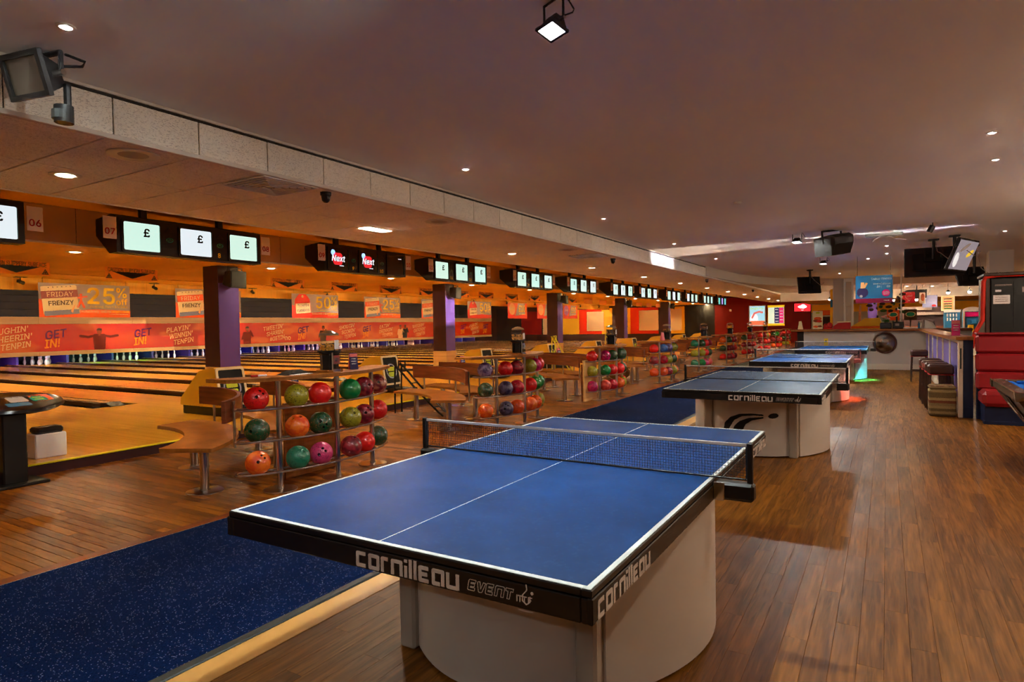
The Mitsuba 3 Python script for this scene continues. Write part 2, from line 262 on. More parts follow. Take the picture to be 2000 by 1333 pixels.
# monitor recess
add('recess_ceiling', bx(-8.0, -4.5, -9, YB, 3.28, 3.33), 'yellow_tile', 'ceiling')
add('wall_recess', bx(-8.03, -8.012, -9, YB, 2.745, 3.33), 'duct_dark', kind='structure', label='tan panelled back of the monitor recess')
for i in range(0, 38):
    y0 = .72 + 1.2 * i
    if y0 < 43.3: add('panel', bx(-8.014, -8.0, y0 + .004, y0 + 1.196, 2.75, 3.278, .003), 'tan_panel', 'wall_recess')
add('trim', bx(-8.02, -7.985, -9, YB, 2.735, 2.762, .004), 'wall_cream', kind='structure', label='angle trim under the monitor recess back')
# yellow ceiling over the lanes
add('lane_ceiling_grid', bx(-13.2, -8.02, -9, YB, 2.766, 2.80), 'duct_dark', 'ceiling')
rows = []
for i in range(4, 74):
    y0 = .1 + .6 * i
    for a, b in ((-9.2, -8.03), (-10.4, -9.2), (-11.6, -10.4), (-12.8, -11.6)): rows.append((a + .003, b - .003, y0 + .003, y0 + .597, 2.75, 2.768, 'yellow_tile'))
pieces('ceiling', 'yellow_tile', rows, 120, near, .004)
add('lane_ceiling_margin', bx(-13.2, -12.8, 2, YB, 2.75, 2.768), 'yellow_tile', 'ceiling')
add('lane_ceiling_near', bx(-13.2, -8.03, -9, 2.5, 2.75, 2.768), 'yellow_tile', 'ceiling')
add('trim', bx(-13.24, -13.2, -9, YB, 2.73, 2.93, .004), 'yellow_tile', kind='structure', label='lip at the back of the yellow lane ceiling')
rows = []
for i in range(6, 74):
    y0 = .1 + .6 * i
    for a, b in ((-14.4, -13.24), (-15.6, -14.4), (-16.4, -15.6)): rows.append((a + .003, b - .003, y0 + .003, y0 + .597, 2.87, 2.888, 'yellow_tile'))
pieces('ceiling', 'rear_tile', rows, 100, near, .004)
add('rear_ceiling_near', bx(-16.4, -13.24, -9, 3.7, 2.87, 2.888), 'yellow_tile', 'ceiling')
add('rear_grid', bx(-16.42, -13.2, -9, YB, 2.886, 2.92), 'duct_dark', 'ceiling')
add('wall_lane_bulkhead', bx(-16.46, -16.42, -9, YB, 2.56, 3.32), 'yellow_tile', kind='structure', label='tan bulkhead in front of the far lanes')
add('lane_void', bx(-30.6, -16.46, -9, YB, 3.3, 3.36), 'wall_black', 'ceiling')
# slatted ceiling and bulkheads over the bar
add('fascia', flat(LineString(arc).buffer(.03, cap_style=2), .28), 'wall_cream', 'ceiling', mtx=tr(0, 0, 2.78), label='curved cream fascia')
add('slat_backing', prism(arc + [(10, 31), (-2.2, 31)], 2.83, 2.86), 'duct_dark', 'ceiling')
sl = Polygon(arc + [(10, 31), (-2.2, 31)]).buffer(-.03); ms = []
for i in range(96):
    g = sl.intersection(sbox(-2.2 + .125 * i + .008, 10, -2.2 + .125 * (i + 1) - .008, 40))
    if g.area > .01: ms.append(mv(flat(g, .03), tr(0, 0, 2.80)))
add('slat', cat_(ms), 'wall_cream', 'ceiling', kind='stuff')
add('wall_bar_bulkhead', bx(-2.2, 10, 31, 31.1, 2.4, 2.86), 'wall_cream', kind='structure', label='cream bulkhead behind the slatted ceiling')
add('bar_ceiling', bx(-2.2, 10, 31.1, YB, 2.55, 2.6), 'yellow_tile', 'ceiling')

# ------------------------------------------------------------------ walls
add('wall_front', bx(-31, 10.2, -9.2, -9, -.2, 3.4), 'wall_shell', kind='structure', label='wall behind the viewer')
add('wall_right', bx(10, 10.2, -9, YB + .2, -.2, 3.4), 'wall_shell', kind='structure', label='right hand side wall of the hall')
add('wall_left', bx(-30.8, -30.6, -9, YB + .2, -.2, 3.4), 'wall_black', kind='structure', label='black back wall of the pin pits')
add('wall_back', bx(-30.6, 10.2, YB + .05, YB + .25, -.2, 3.4), 'wall_brown', kind='structure', label='far end wall with coloured panels')
def wp(x0, x1, z0, z1, mat, d=.03, l=None): add('panel', bx(x0, x1, YB + .05 - d, YB + .06, z0, z1, .004), mat, 'wall_back', label=l)
wp(-26.9, -24.4, 0, 2.9, 'wall_black', .02, 'black panel'); wp(-24.4, -22.48, .67, 2.6, 'wall_red', .03, 'dark red panel'); wp(-22.34, -21.6, .67, 2.55, 'panel_cream', .03)
wp(-20.96, -19.03, .67, 2.66, 'panel_yellow'); wp(-19.03, -17.08, .67, 2.66, 'panel_red', .031); wp(-18.35, -16.9, .92, 2.45, 'panel_cream', .05); wp(-17.08, -16.2, .67, 2.7, 'panel_yellow', .034)
wp(-15.5, -14.71, .67, 2.68, 'panel_yellow'); wp(-14.71, -12.5, .67, 2.68, 'panel_red', .031); wp(-14.02, -12.5, .92, 2.45, 'panel_cream', .05)
wp(-11.95, -10.54, .67, 2.68, 'panel_yellow'); wp(-11.9, -10.75, .92, 2.5, 'panel_cream', .05); wp(-10.43, -8.38, 0, 2.76, 'wall_black', .03); wp(-8.38, -2.15, 0, 3.2, 'wall_red', .04, 'dark red wall panel')
wp(-2.1, 10, 0, 2.55, 'wall_shell', .02); wp(-2.1, 9.9, 2.0, 2.5, 'panel_yellow', .04, 'yellow frieze')

# ------------------------------------------------------------------ masking unit, slats, pits
y0, y1 = 3.0, YB
mu = thing('masking_unit', 'long orange printed masking unit above the pin decks', 'masking unit')
for i in range(4): add('louvre', bx(-27.5, -27.47, y0, y1, 2.17 + .28 * i, 2.17 + .272 + .28 * i, .006), 'slat_black', mu)
add('print_panel', bx(-27.46, -27.42, y0, y1, .71, 1.84), 'mask_print', mu)
for k, yy in enumerate(np.arange(y0, y1, 3.7)):
    add('top_rail', bx(-27.47, -27.38, yy + .003, min(yy + 3.7, y1) - .003, 1.84, 2.14, .008), 'maple', mu)
    add('bottom_rail', bx(-27.47, -27.36, yy + .003, min(yy + 3.7, y1) - .003, .54, .71, .008), 'maple', mu)
F = FX(-27.42, 0, 0)
def slogan(y, lines, h=.2):
    for i, s in enumerate(lines): put(mu, 'slogan', text2(s, h), F, y + (i - 1) * .12, 1.28 + (1 - i) * .3, shear=.22, rotd=8, mat='peach', w=min(.17 * len(s), 1.5), up=.24)
def getin(y):
    put(mu, 'slogan', text2('GET', .3), F, y + .08, 1.42, shear=.2, rotd=8, mat='get_purple', w=.78, up=.36); put(mu, 'slogan', text2('IN!', .3), F, y - .06, 1.04, shear=.2, rotd=6, mat='get_orange', w=.55, up=.36)
def figure(y, arms=True, c='cloth_print', s=1.0):
    head = Point(0, .80).buffer(.105, 6); neck = sbox(-.04, .62, .04, .74)
    bod = Polygon([(-.2, .66), (.2, .66), (.24, .5), (.2, .02), (-.2, .02), (-.24, .5)]).buffer(.02)
    armp = unary_union([LineString([(-.2, .6), (-.45, .55), (-.75, .6)]).buffer(.05), LineString([(.2, .6), (.45, .55), (.75, .6)]).buffer(.05)]) if arms else unary_union([LineString([(.2, .6), (.36, .45), (.22, .72)]).buffer(.045), LineString([(-.2, .6), (-.3, .3)]).buffer(.045)])
    put(mu, 'printed_figure', flat(unary_union([bod, armp]), .003), F, y, 1.06, .0005, mat=c); put(mu, 'printed_figure', flat(unary_union([head, neck]), .003), F, y, 1.46, .001, mat='skin_print')
    put(mu, 'printed_figure', flat(Point(0, 0).buffer(.12, 6).intersection(sbox(-.2, .02, .2, .2)), .003), F, y, 1.6, .002, mat='print_brown')
slogan(9.5, ["LAUGHIN'", "CHEERIN'", 'TENPIN']); getin(10.95); figure(12.7); getin(14.5); slogan(16.4, ["PLAYIN'", "WINNIN'", 'TENPIN']); figure(20.1, False); slogan(21.9, ["TWEETIN'", "SHARIN'", '#GETIN'])
put(mu, 'slogan', text2('no', .2), F, 22.75, .95, mat='peach', w=.4); getin(23.8); figure(25.4, False, 'print_brown'); slogan(27.5, ["SHOOTIN'", "SCORIN'", 'TENPIN']); getin(29.1); slogan(31.0, ["EATIN'", "DRINKIN'", 'TENPIN'])
figure(32.5, False, 'peach'); figure(33.0, False, 'wall_black'); slogan(34.6, ["WATCHIN'", "CATCHIN'", 'TENPIN']); getin(40.1); slogan(41.8, ["PLAYIN'", "WINNIN'", 'TENPIN']); getin(43.4)

# ------------------------------------------------------------------ lanes, pin decks and pins
pin_prof = [(0, 0), (.025, 0), (.03, .01), (.05, .06), (.0605, .114), (.058, .145), (.046, .19), (.03, .23), (.0235, .254), (.0245, .28), (.030, .32), (.0322, .342), (.029, .362), (.018, .377), (0, .381)]
pp = []
for a, b in zip(pin_prof[:-1], pin_prof[1:]): pp += [a, tuple((A(a) + A(b)) / 2)]
pm_ = lathe(pp + [pin_prof[-1]], 12); zc = pm_.vertices[:, 2]
pc = np.where((((zc > .238) & (zc < .252)) | ((zc > .262) & (zc < .276)))[:, None], lin(190, 20, 24), lin(238, 234, 228))
scene['pin_paint'] = {'type': 'twosided', 'bsdf': {'type': 'principled', 'base_color': {'type': 'mesh_attribute', 'name': 'vertex_color'}, 'roughness': .25}}
PIN = mikit.ply(pm_, 'pin_paint', smooth=True, color=pc)
PN = ['head pin', 'left pin of the second row', 'right pin of the second row', 'left pin of the third row', 'middle pin of the third row', 'right pin of the third row', 'leftmost back pin', 'second back pin', 'third back pin', 'rightmost back pin']
PC = [(.35, .22, 1), (.5, .25, 1), (.75, .72, 1), (.8, .5, .9), (.6, .62, 1), (.15, .9, .8), (.1, .9, .35), (.75, .75, 1), (.1, .2, 1), (.12, .25, 1), (.6, .8, 1), (.5, .15, 1), (.65, .55, 1), (1, .8, .7), (1, .8, .4), (.5, .8, 1), (.9, .9, .9), (1, .3, .2), (.9, .8, .7), (1, .7, .4), (.4, .7, 1), (1, .8, .6)]
cname = ['violet', 'purple', 'white violet', 'pinkish', 'pale blue', 'turquoise', 'green', 'white', 'blue', 'deep blue', 'icy blue', 'purple', 'pale violet', 'warm white', 'amber', 'sky blue', 'plain white', 'red', 'cream', 'orange', 'light blue', 'peach']
bed = P(bx(-29.3, -9.802, -.53, .53, 0, .12, .001), 'lane'); arrow = P(flat(Polygon([(0, .02), (.16, 0), (0, -.02)]), .0008), 'dark_wood')
gm = cat_([bx(-29.3, -9.802, -.115, .115, 0, .025), bx(-29.3, -9.802, .112, .118, .02, .1), bx(-29.3, -9.802, -.118, -.112, .02, .1)]); gut = P(gm, 'gutter')
cap = P(bx(-29.3, -10.05, -.145, .145, .0, .168, .012), 'cap_dark'); capt = P(bx(-29.3, -10.0, -.075, .075, .16, .176, .006), 'maple'); capend = P(hull([(-10.05, -.15, 0), (-10.05, .15, 0), (-10.05, -.15, .175), (-10.05, .15, .175), (-9.72, -.13, 0), (-9.72, .13, 0), (-9.75, -.12, .13), (-9.75, .12, .13), (-9.95, .14, .185), (-9.95, -.14, .185)]), 'black')
kick = P(bx(-30.3, -28.5, -.05, .05, .1, .62, .005), 'pit_violet')
pos = [(0, 0)] + [(-.264 * r, (j - r / 2) * .305) for r in (1, 2, 3) for j in range(r + 1)]
for k in range(0, 11):
    yc = 4.5 + BAY * k
    for s in (-1, 1):
        n = 7 + 2 * k + (s > 0); y = yc + s * .925; nm = nw(n)
        ln = thing('bowling_lane', f'glossy wooden bowling lane {nm}, its pins lit {cname[n - 7]}', 'bowling lane')
        add('lane_bed', bed, parent=ln, mtx=tr(0, y)); add('gutter', gut, parent=ln, mtx=tr(0, y - .655)); add('gutter', gut, parent=ln, mtx=tr(0, y + .655))
        if k < 5:
            for q in range(-3, 4): add('arrow', arrow, parent=ln, mtx=tr(-14.4 + .12 * abs(q) - .2, y + q * .133, .1202, math.pi))
        if k < 9:
            knocked = set(rng.sample(range(10), rng.choice([0, 0, 2, 3, 4]))) if k else set()
            for q, (px, py) in enumerate(pos):
                if q in knocked: continue
                add('bowling_pin', PIN, mtx=tr(-28.25 + px, y + py, .1205), label=f'white bowling pin, {PN[q]}, on lane {nm}', cat='bowling pin', group=f'pins on lane {nm}')
        pl = thing('pin_deck_light', f'{cname[n - 7]} tube light behind the masking unit over the pins of lane {nm}', 'light')
        add('housing', bx(-27.66, -27.465, y - .45, y + .45, .60, .66, .005), 'black', pl)
        add('tube', tube([(-27.68, y - .42, .615), (-27.68, y + .42, .615)], .02, 6), 'white_paint', pl, emit=A(PC[n - 7]) * L_PIN, w=.25)
    for yy, what in ((yc, f'between lanes {nw(7 + 2 * k)} and {nw(8 + 2 * k)}'), (yc + BAY / 2, f'between lanes {nw(8 + 2 * k)} and {nw(9 + 2 * k)}')):
        if yy > YB - .3: continue
        d = thing('lane_divider', f'raised maple divider with dark end cap {what}', 'lane divider')
        add('capping', cap, parent=d, mtx=tr(0, yy)); add('capping_strip', capt, parent=d, mtx=tr(0, yy), label='pale maple strip'); add('end_cap', capend, parent=d, mtx=tr(0, yy), label='black rounded end cap'); add('kickback', kick, parent=d, mtx=tr(0, yy))
add('pit_floor', bx(-30.6, -29.3, 2, YB, 0, .1), 'wall_black', 'floor')
# ------------------------------------------------------------------ table tennis tables
def glyph(ch):
    G = {'c': [[(.85, .92), (.1, .92), (.1, .1), (.85, .1)]], 'o': [[(.1, .1), (.85, .1), (.85, .92), (.1, .92), (.1, .1)]], 'r': [[(.1, 0), (.1, .92), (.6, .92)]], 'n': [[(.1, 0), (.1, .92), (.85, .92), (.85, 0)]],
         'i': [[(.1, 0), (.1, .78)], [(.1, 1.0), (.1, 1.2)]], 'l': [[(.1, 0), (.1, 1.25)]], 'e': [[(.8, .92), (.1, .92), (.1, .1), (.8, .1)], [(.1, .51), (.7, .51)]], 'a': [[(.85, 0), (.85, .92), (.1, .92), (.1, .1), (.62, .1)]],
         'u': [[(.1, 1.0), (.1, .1), (.85, .1)], [(.85, 1.0), (.85, 0)]], 'v': [[(.05, 1.0), (.3, .1), (.5, .1), (.75, 1.0)]], 't': [[(0, .92), (.85, .92)], [(.42, .92), (.42, 0)]]}[ch]
    return G, max(x for l in G for x, _ in l)
def word(s, st=.26, gap=.3):
    x, gs = 0, []
    for ch in s:
        G, w = glyph(ch)
        for l in G: gs.append(affinity.translate(LineString(l).buffer(st / 2, cap_style=2, join_style=1, quad_segs=3), x))
        x += w + gap
    return unary_union(gs)
W1 = flat(word('cornilleau'), .0015); ev = affinity.skew(word('event', .3), 12); W2 = flat(unary_union([ev.boundary.buffer(.03)]), .0015)
itf = unary_union([LineString([(-.5, -.6), (.5, -.6)]).buffer(.04), LineString([(.05, 1.0), (.1, .7), (-.2, .35), (-.22, 0), (.05, -.2), (.3, 0), (.3, .3)]).buffer(.035), Point(.45, .55).buffer(.1, 4)] + [LineString(l).buffer(.035) for l in ([(-.6, .25), (-.6, -.1)], [(-.5, .25), (-.28, .25)], [(-.39, .25), (-.39, -.1)], [(-.2, .25), (.05, .25)], [(-.08, .25), (-.08, -.1)], [(.2, .25), (.2, -.1)], [(.2, .25), (.42, .25)], [(.2, .1), (.36, .1)])])
W3 = flat(itf, .0015)
def side_arc(x0, bulge, ya, yb, n=24):
    t = np.linspace(-1, 1, n); return [(x0 + bulge * (1 - v * v), (ya + yb) / 2 + v * (yb - ya) / 2) for v in t]
def make_table_parts():
    L, Wd = 2.74, 1.525; Pt = []
    def p(name, mesh, mat, smooth=False): Pt.append((name, P(mesh, mat, smooth)))
    p('playing_surface', bx(.012, Wd - .012, .012, L - .012, .735, .7595), 'table_blue')
    for a, b, c, d in ((.004, .022, .004, L - .004), (Wd - .022, Wd - .004, .004, L - .004), (.022, Wd - .022, .004, .022), (.022, Wd - .022, L - .022, L - .004)): p('edge_line', bx(a, b, c, d, .752, .7602, .001), 'line_white')
    p('centre_line', bx(Wd / 2 - .0025, Wd / 2 + .0025, .022, L - .022, .752, .7600), 'line_white')
    fr = lambda z0, z1, o, w: [bx(-o, w, -o, L + o, z0, z1, .003), bx(Wd - w, Wd + o, -o, L + o, z0, z1, .003), bx(w, Wd - w, -o, w, z0, z1, .003), bx(w, Wd - w, L - w, L + o, z0, z1, .003)]
    for m in fr(.737, .7585, .001, .03): p('top_frame', m, 'frame_black')
    for m in fr(.666, .735, .004, .03): p('apron', m, 'frame_black')
    p('corner_cap', bx(Wd - .012, Wd + .006, -.006, .012, .666, .738, .003), 'black'); p('corner_cap', bx(-.006, .012, -.006, .012, .666, .738, .003), 'black')
    for y0, sg in ((.70, -1), (L - .70, 1)):
        t = np.linspace(-1, 1, 26); path = [(Wd / 2 + v * .40, y0 + sg * .165 * (1 - v * v) - 0 * sg) for v in t]
        p('end_panel', mv(flat(LineString(path).buffer(.012, cap_style=2), .645), tr(0, 0, .015)), 'base_white', 30)
        for x in (.33, Wd - .33):
            o = 1 if x > .7 else -1
            p('leg_post', bx(x - .045 + .01 * o, x + .045 + .01 * o, y0 - .05, y0 + .05, 0.0, .662, .012), 'base_grey')
    for x0, b in ((Wd - .27, .235), (.27, -.235)):
        p('side_panel', mv(flat(LineString(side_arc(x0, b, .72, L - .72, 40)).buffer(.012, cap_style=2), .645), tr(0, 0, .015)), 'base_white', 30)
    p('cross_beam', bx(.2, Wd - .2, .62, L - .62, .60, .664, .004), 'black')
    for x, s in ((-.13, -1), (1.678, 1)):
        edge = 0 if s < 0 else Wd
        p('net_bracket', bx(min(edge + s * .004, x + s * .02), max(edge + s * .004, x + s * .02), 1.335, 1.405, .672, .752, .012), 'black')
        p('net_post', bx(x - .012, x + .012, 1.355, 1.385, .745, .93, .004), 'black')
    p('bracket_clip', bx(Wd + .004, Wd + .05, 1.333, 1.34, .67, .75, .002), 'steel')
    cords = [bx(-.118 + .0128 * i, -.118 + .0128 * i + .0014, 1.3693, 1.3707, .768, .912) for i in range(140)] + [bx(-.118, 1.665, 1.3690, 1.3704, .768 + .0128 * i, .768 + .0128 * i + .0014) for i in range(12)]
    p('net_mesh', cat_(cords), 'net_cord'); p('net_tape', bx(-.12, 1.667, 1.366, 1.374, .91, .925, .002), 'net_white'); p('net_cable', bx(-.12, 1.667, 1.366, 1.374, .761, .769, .002), 'black')
    for x in (-.121, 1.660): p('net_end_tape', bx(x, x + .007, 1.3685, 1.3715, .768, .912, .001), 'net_cord')
    def g(name, m, fr_, u, v, w, mat='letter_grey'):
        m = m.copy(); b = m.bounds; s_ = w / (b[1][0] - b[0][0]); m.apply_scale((s_, s_, 1)); b = m.bounds
        m.apply_translation((u - b[0][0], v - (b[0][1] + b[1][1]) / 2, 0)); m.apply_transform(fr_); p(name, m, mat)
    fe, fs, fb, fw_ = FY(0, -.0041, 0), FX(Wd + .0041, 0, 0), frm((Wd, L + .0041, 0), (-1, 0, 0), (0, 0, 1)), frm((-.0041, L, 0), (0, -1, 0), (0, 0, 1))
    for f_ in (fe, fb):
        g('maker_lettering', W1, f_, .68, .702, .42); g('range_lettering', W2, f_, 1.13, .700, .16); g('emblem', W3, f_, 1.298, .70, .055)
    for f_ in (fs, fw_):
        g('maker_lettering', W1, f_, .03, .700, .43); g('maker_lettering', W1, f_, 2.29, .702, .43)
    # leaping paddle emblem on the end panel, bent along it
    sw = [Polygon([(0, 0), (.02, .12), (.10, .20), (.22, .25), (.36, .262), (.50, .252), (.50, .235), (.38, .238), (.25, .222), (.15, .165), (.085, .06), (.08, 0)]), Polygon([(.12, -.0), (.15, .09), (.22, .16), (.33, .205), (.5, .222), (.5, .205), (.37, .175), (.29, .12), (.25, .03), (.25, -.03)]),
          affinity.rotate(affinity.scale(Point(.61, .235).buffer(1, 12), .055, .032), 8), Polygon([(.22, -.10), (.26, -.02), (.35, .03), (.43, .02), (.42, -.03), (.34, -.09), (.28, -.14)]).buffer(.008)]
    for s_ in sw:
        m = flat(s_, .002).subdivide().subdivide(); v = m.vertices.copy(); x = .50 + v[:, 0] * .85; q = np.clip((x - Wd / 2) / .40, -1, 1)
        m.vertices = np.stack([x, .70 - .165 * (1 - q * q) - .0125 - v[:, 2], .25 + v[:, 1] * .85], 1); p('swoosh_emblem', m, 'print_black')
    return Pt
TABLE = make_table_parts()
TPOS = [(0, 0), (.136, 5.034), (.10, 10.16), (.27, 15.05)]
for i, (dx, dy) in enumerate(TPOS):
    t = thing('table_tennis_table', ['blue table tennis table nearest the camera, black frame and curved white base', 'second blue table tennis table, swoosh emblem visible on its white base', 'third blue table tennis table from the front', 'farthest blue table tennis table, in front of the low white wall'][i], 'table tennis table')
    [add(nm, d, parent=t, mtx=tr(dx, dy)) for nm, d in TABLE if not (i == 0 and nm == 'swoosh_emblem')]

# ------------------------------------------------------------------ ball racks and bowling balls
RC = (-4.10, 2.86); RR = 1.66           # centre and radius of the rack's curve in plan
def onarc(s, r=RR): a = s / RR; return RC[0] + r * math.cos(a), RC[1] + r * math.sin(a)
TZ = [.752, .468, .178]
def rack_parts():
    Pt = []
    for s in (-.61, 0, .61):
        x, y = onarc(s); Pt.append(('post', P(lathe([(0, 0), (.024, 0), (.024, 1.0), (0, 1.0)], 16, (x, y)), 'steel', 40)))
        Pt.append(('base_disc', P(lathe([(0, .0), (.15, .0), (.15, .008), (.143, .012), (.03, .014), (.03, .03), (0, .03)], 32, (x, y)), 'steel', 40)))
    for z in TZ:
        for s0, s1 in ((-.93, -.305), (-.29, .305), (.32, .93)):
            ss = np.linspace(s0, s1, 9); front = [(*onarc(s, RR + .075), z) for s in ss]; back = [(*onarc(s, RR - .075), z) for s in ss]
            def endcap(s, sg): return [(*onarc(s + sg * .05 * math.sin(t), RR + .075 * math.cos(t)), z) for t in np.linspace(0, math.pi, 7)[1:-1]]
            path = front + endcap(s1, 1) + back[::-1] + endcap(s0, -1)[::-1]
            Pt.append(('rail', P(tube(path, .0105, 8, True), 'chrome', 60)))
        for s in (-.61, 0, .61): a = onarc(s, RR + .075); b = onarc(s, RR - .075); Pt.append(('cross_bar', P(tube([(*a, z - .004), (*b, z - .004)], .007, 6), 'chrome')))
    pl = sector(RC, RR - .19, RR + .10, -math.degrees(1.04 / RR), math.degrees(1.04 / RR), 20)
    pl = Polygon([(onarc(-1.22, RR - .12))] + list(pl.exterior.coords)[:20] + [onarc(1.22, RR - .12)] + list(pl.exterior.coords)[20:40])
    Pt.append(('shelf', P(mv(flat(pl, .032), tr(0, 0, 1.0)), 'wood')))
    return Pt
RACK = rack_parts()
BR = .108
def ball_mesh(c1, c2, kind, seed):
    s_ = m3.Manifold.sphere(BR, 96)
    for dx, dy, r in ((-.018, .03, .011), (.018, .03, .011), (0, -.035, .014)): s_ = s_ - m3.Manifold.cylinder(.05, r, r, 10).translate((dx, dy, BR - .03))
    m = s_.to_mesh(); v = A(m.vert_properties[:, :3], float); f = A(m.tri_verts)
    u = v / BR; R_ = np.linalg.norm(u, axis=1)
    if kind == 'swirl': q = meshkit.fbm(u * 2.2 + 1.5 * meshkit.fbm(u * 1.7 + 9, 3, seed)[:, None] + seed, 4, seed); t = np.clip((q - .42) * 5, 0, 1)
    elif kind == 'speck': q = meshkit.fbm(u * 15 + seed, 2, seed); t = np.clip((q - .63) * 9, 0, .8)
    else: t = np.zeros(len(v))
    col = A(lin(*c1))[None] * (1 - t[:, None]) + A(lin(*c2))[None] * t[:, None]
    col[R_ < .985] = (.005, .005, .005)
    return mikit.ply((v, f), 'ball', smooth=True, color=col)
BALLS = {}
for i, (k, nm, c1, c2, kd) in enumerate((('r', 'bright red', (214, 18, 10), (150, 10, 8), 'speck'), ('R', 'plain bright red', (232, 26, 16), (0, 0, 0), ''), ('o', 'orange', (222, 66, 8), (240, 116, 22), 'swirl'), ('O', 'dark speckled orange', (222, 74, 14), (90, 40, 14), 'speck'),
        ('g', 'dark green', (6, 62, 28), (120, 60, 30), 'speck'), ('G', 'plain green', (4, 118, 50), (0, 0, 0), ''), ('l', 'bright green swirled', (30, 140, 40), (10, 70, 20), 'swirl'), ('y', 'olive yellow speckled', (150, 138, 24), (50, 44, 12), 'speck'), ('m', 'maroon swirled', (104, 10, 24), (170, 40, 50), 'swirl'),
        ('M', 'marbled maroon', (120, 20, 34), (190, 120, 90), 'swirl'), ('t', 'teal speckled', (30, 116, 84), (16, 60, 50), 'speck'), ('p', 'pink speckled', (210, 58, 110), (120, 30, 70), 'speck'), ('k', 'magenta', (206, 20, 96), (150, 12, 70), 'swirl'), ('v', 'purple swirled', (70, 44, 96), (150, 130, 170), 'swirl'),
        ('V', 'dark purple', (44, 34, 64), (90, 80, 110), 'swirl'), ('c', 'crimson', (200, 18, 44), (150, 10, 30), 'swirl'), ('s', 'salmon', (226, 84, 66), (180, 40, 40), 'swirl'), ('b', 'blue', (24, 56, 120), (60, 110, 170), 'swirl'))):
    BALLS[k] = (nm, ball_mesh(c1, c2, kd, 11 + i))
SETS = [('ryRGmM', 'gogymr', 'otpmRg'), ('vrmykr', 'gVcrlG', 'oVOooy'), ('rkgggG', 'yGrRgo', 'kscoyr'), ('Rbvyg ', 'mcygo ', 'OOmyo '), ('tgrmy ', 'yyrgc ', 'tGps  '), ('ogcmr ', 'gmmrc ', 'rmcmc '), ('grmcr ', 'mmcry ', 'rcmgr '), ('rmyor ', 'mrcsp ', 'rcrsy '), ('glmcr ', 'mmcs  ', 'ororg '), ('rcr   ', 'gmg   ', 'yyo   ')]
SL = [-.83, -.44, -.20, .19, .43, .82]
SL[0], SL[5] = -.80, .80
GUMC = [('candy_gold', 'golden'), ('candy_gold', 'mixed'), ('stool_brown', 'brown'), ('stool_brown', 'chocolate'), ('stool_brown', 'brown'), ('candy_gold', 'golden'), ('candy_gold', 'golden'), ('candy_gold', 'golden')]
def candies(r0, z0, z1, n, seed, core=True):
    q = random.Random(seed); ms = []; ic = trimesh.creation.icosphere(0, .0095)
    for _ in range(n):
        a = q.uniform(0, 6.283); r = r0 * math.sqrt(q.random()); m = ic.copy(); m.apply_translation((r * math.cos(a), r * math.sin(a), q.uniform(z0, z1))); ms.append(m)
    return cat_(ms + ([cyl(0, 0, z0 - .012, z1 - .012, r0 - .012, 12)] if core else []))
GUM = [('body', P(lathe([(0, .02), (.088, .02), (.088, .17), (.098, .18), (.098, .195), (0, .195)], 8), 'black_gloss', 30)), ('foot', P(bx(-.095, .095, -.095, .095, 0, .022, .006), 'wood')), ('globe', P(lathe([(.095, .195), (.1, .2), (.108, .25), (.108, .33), (.09, .365), (.07, .375)], 8), 'glass')),
       ('candy', None), ('lid', P(lathe([(.088, .36), (.096, .368), (.09, .382), (.06, .395), (.03, .41), (0, .412)], 16), 'steel', 40)), ('globe_collar', P(lathe([(.1, .192), (.112, .196), (.114, .208), (.108, .214)], 16), 'black', 40)), ('lock_rod', P(cyl(.085, -.04, 0.01, .2, .008, 8), 'chrome')), ('coin_plate', P(bx(.082, .094, -.035, .05, .08, .165, .004), 'chrome')), ('coin_knob', P(tube([(.09, .01, .12), (.115, .01, .12)], .02, 10), 'steel')), ('chute_flap', P(bx(.082, .1, -.04, .05, .0, .03, .003), 'chrome')), ('price_card', P(bx(.1005, .104, -.025, .03, .225, .315, .001), 'sign_white'))]
def tent(name, x, y, z, rz, face, label, group=None, h=.19, w=.085, parts=True):
    t = thing(name, label, 'menu card', group); M_ = tr(x, y, z, rz)
    add('front_card', hull([(.035, -w / 2, 0), (.032, -w / 2, 0), (.035, w / 2, 0), (.032, w / 2, 0), (.002, -w / 2, h), (0, -w / 2, h), (.002, w / 2, h), (0, w / 2, h)]), face, t, mtx=M_); add('back_card', hull([(-.035, -w / 2, 0), (-.032, -w / 2, 0), (-.035, w / 2, 0), (-.032, w / 2, 0), (-.002, -w / 2, h), (0, -w / 2, h), (-.002, w / 2, h), (0, w / 2, h)]), 'tent_pink', t, mtx=M_)
    if parts:
        n = A((h, 0, .033)); n = n / np.linalg.norm(n); fr_ = M_ @ frm((.0355, 0, 0), (0, 1, 0), (-.033, 0, h))
        put(t, 'header', rect(w * .96, h * .2), fr_, 0, h * .87, .0006, mat='tent_pink')
        for q, ww in ((.66, .6), (.50, .65), (.35, .6)): put(t, 'print_line', rect(w * ww, h * .035), fr_, 0, h * q, .0006, mat='sign_white'); put(t, 'print_line', rect(w * ww * .8, h * .015), fr_, 0, h * (q - .05), .0006, mat='poster_blue')
    return t
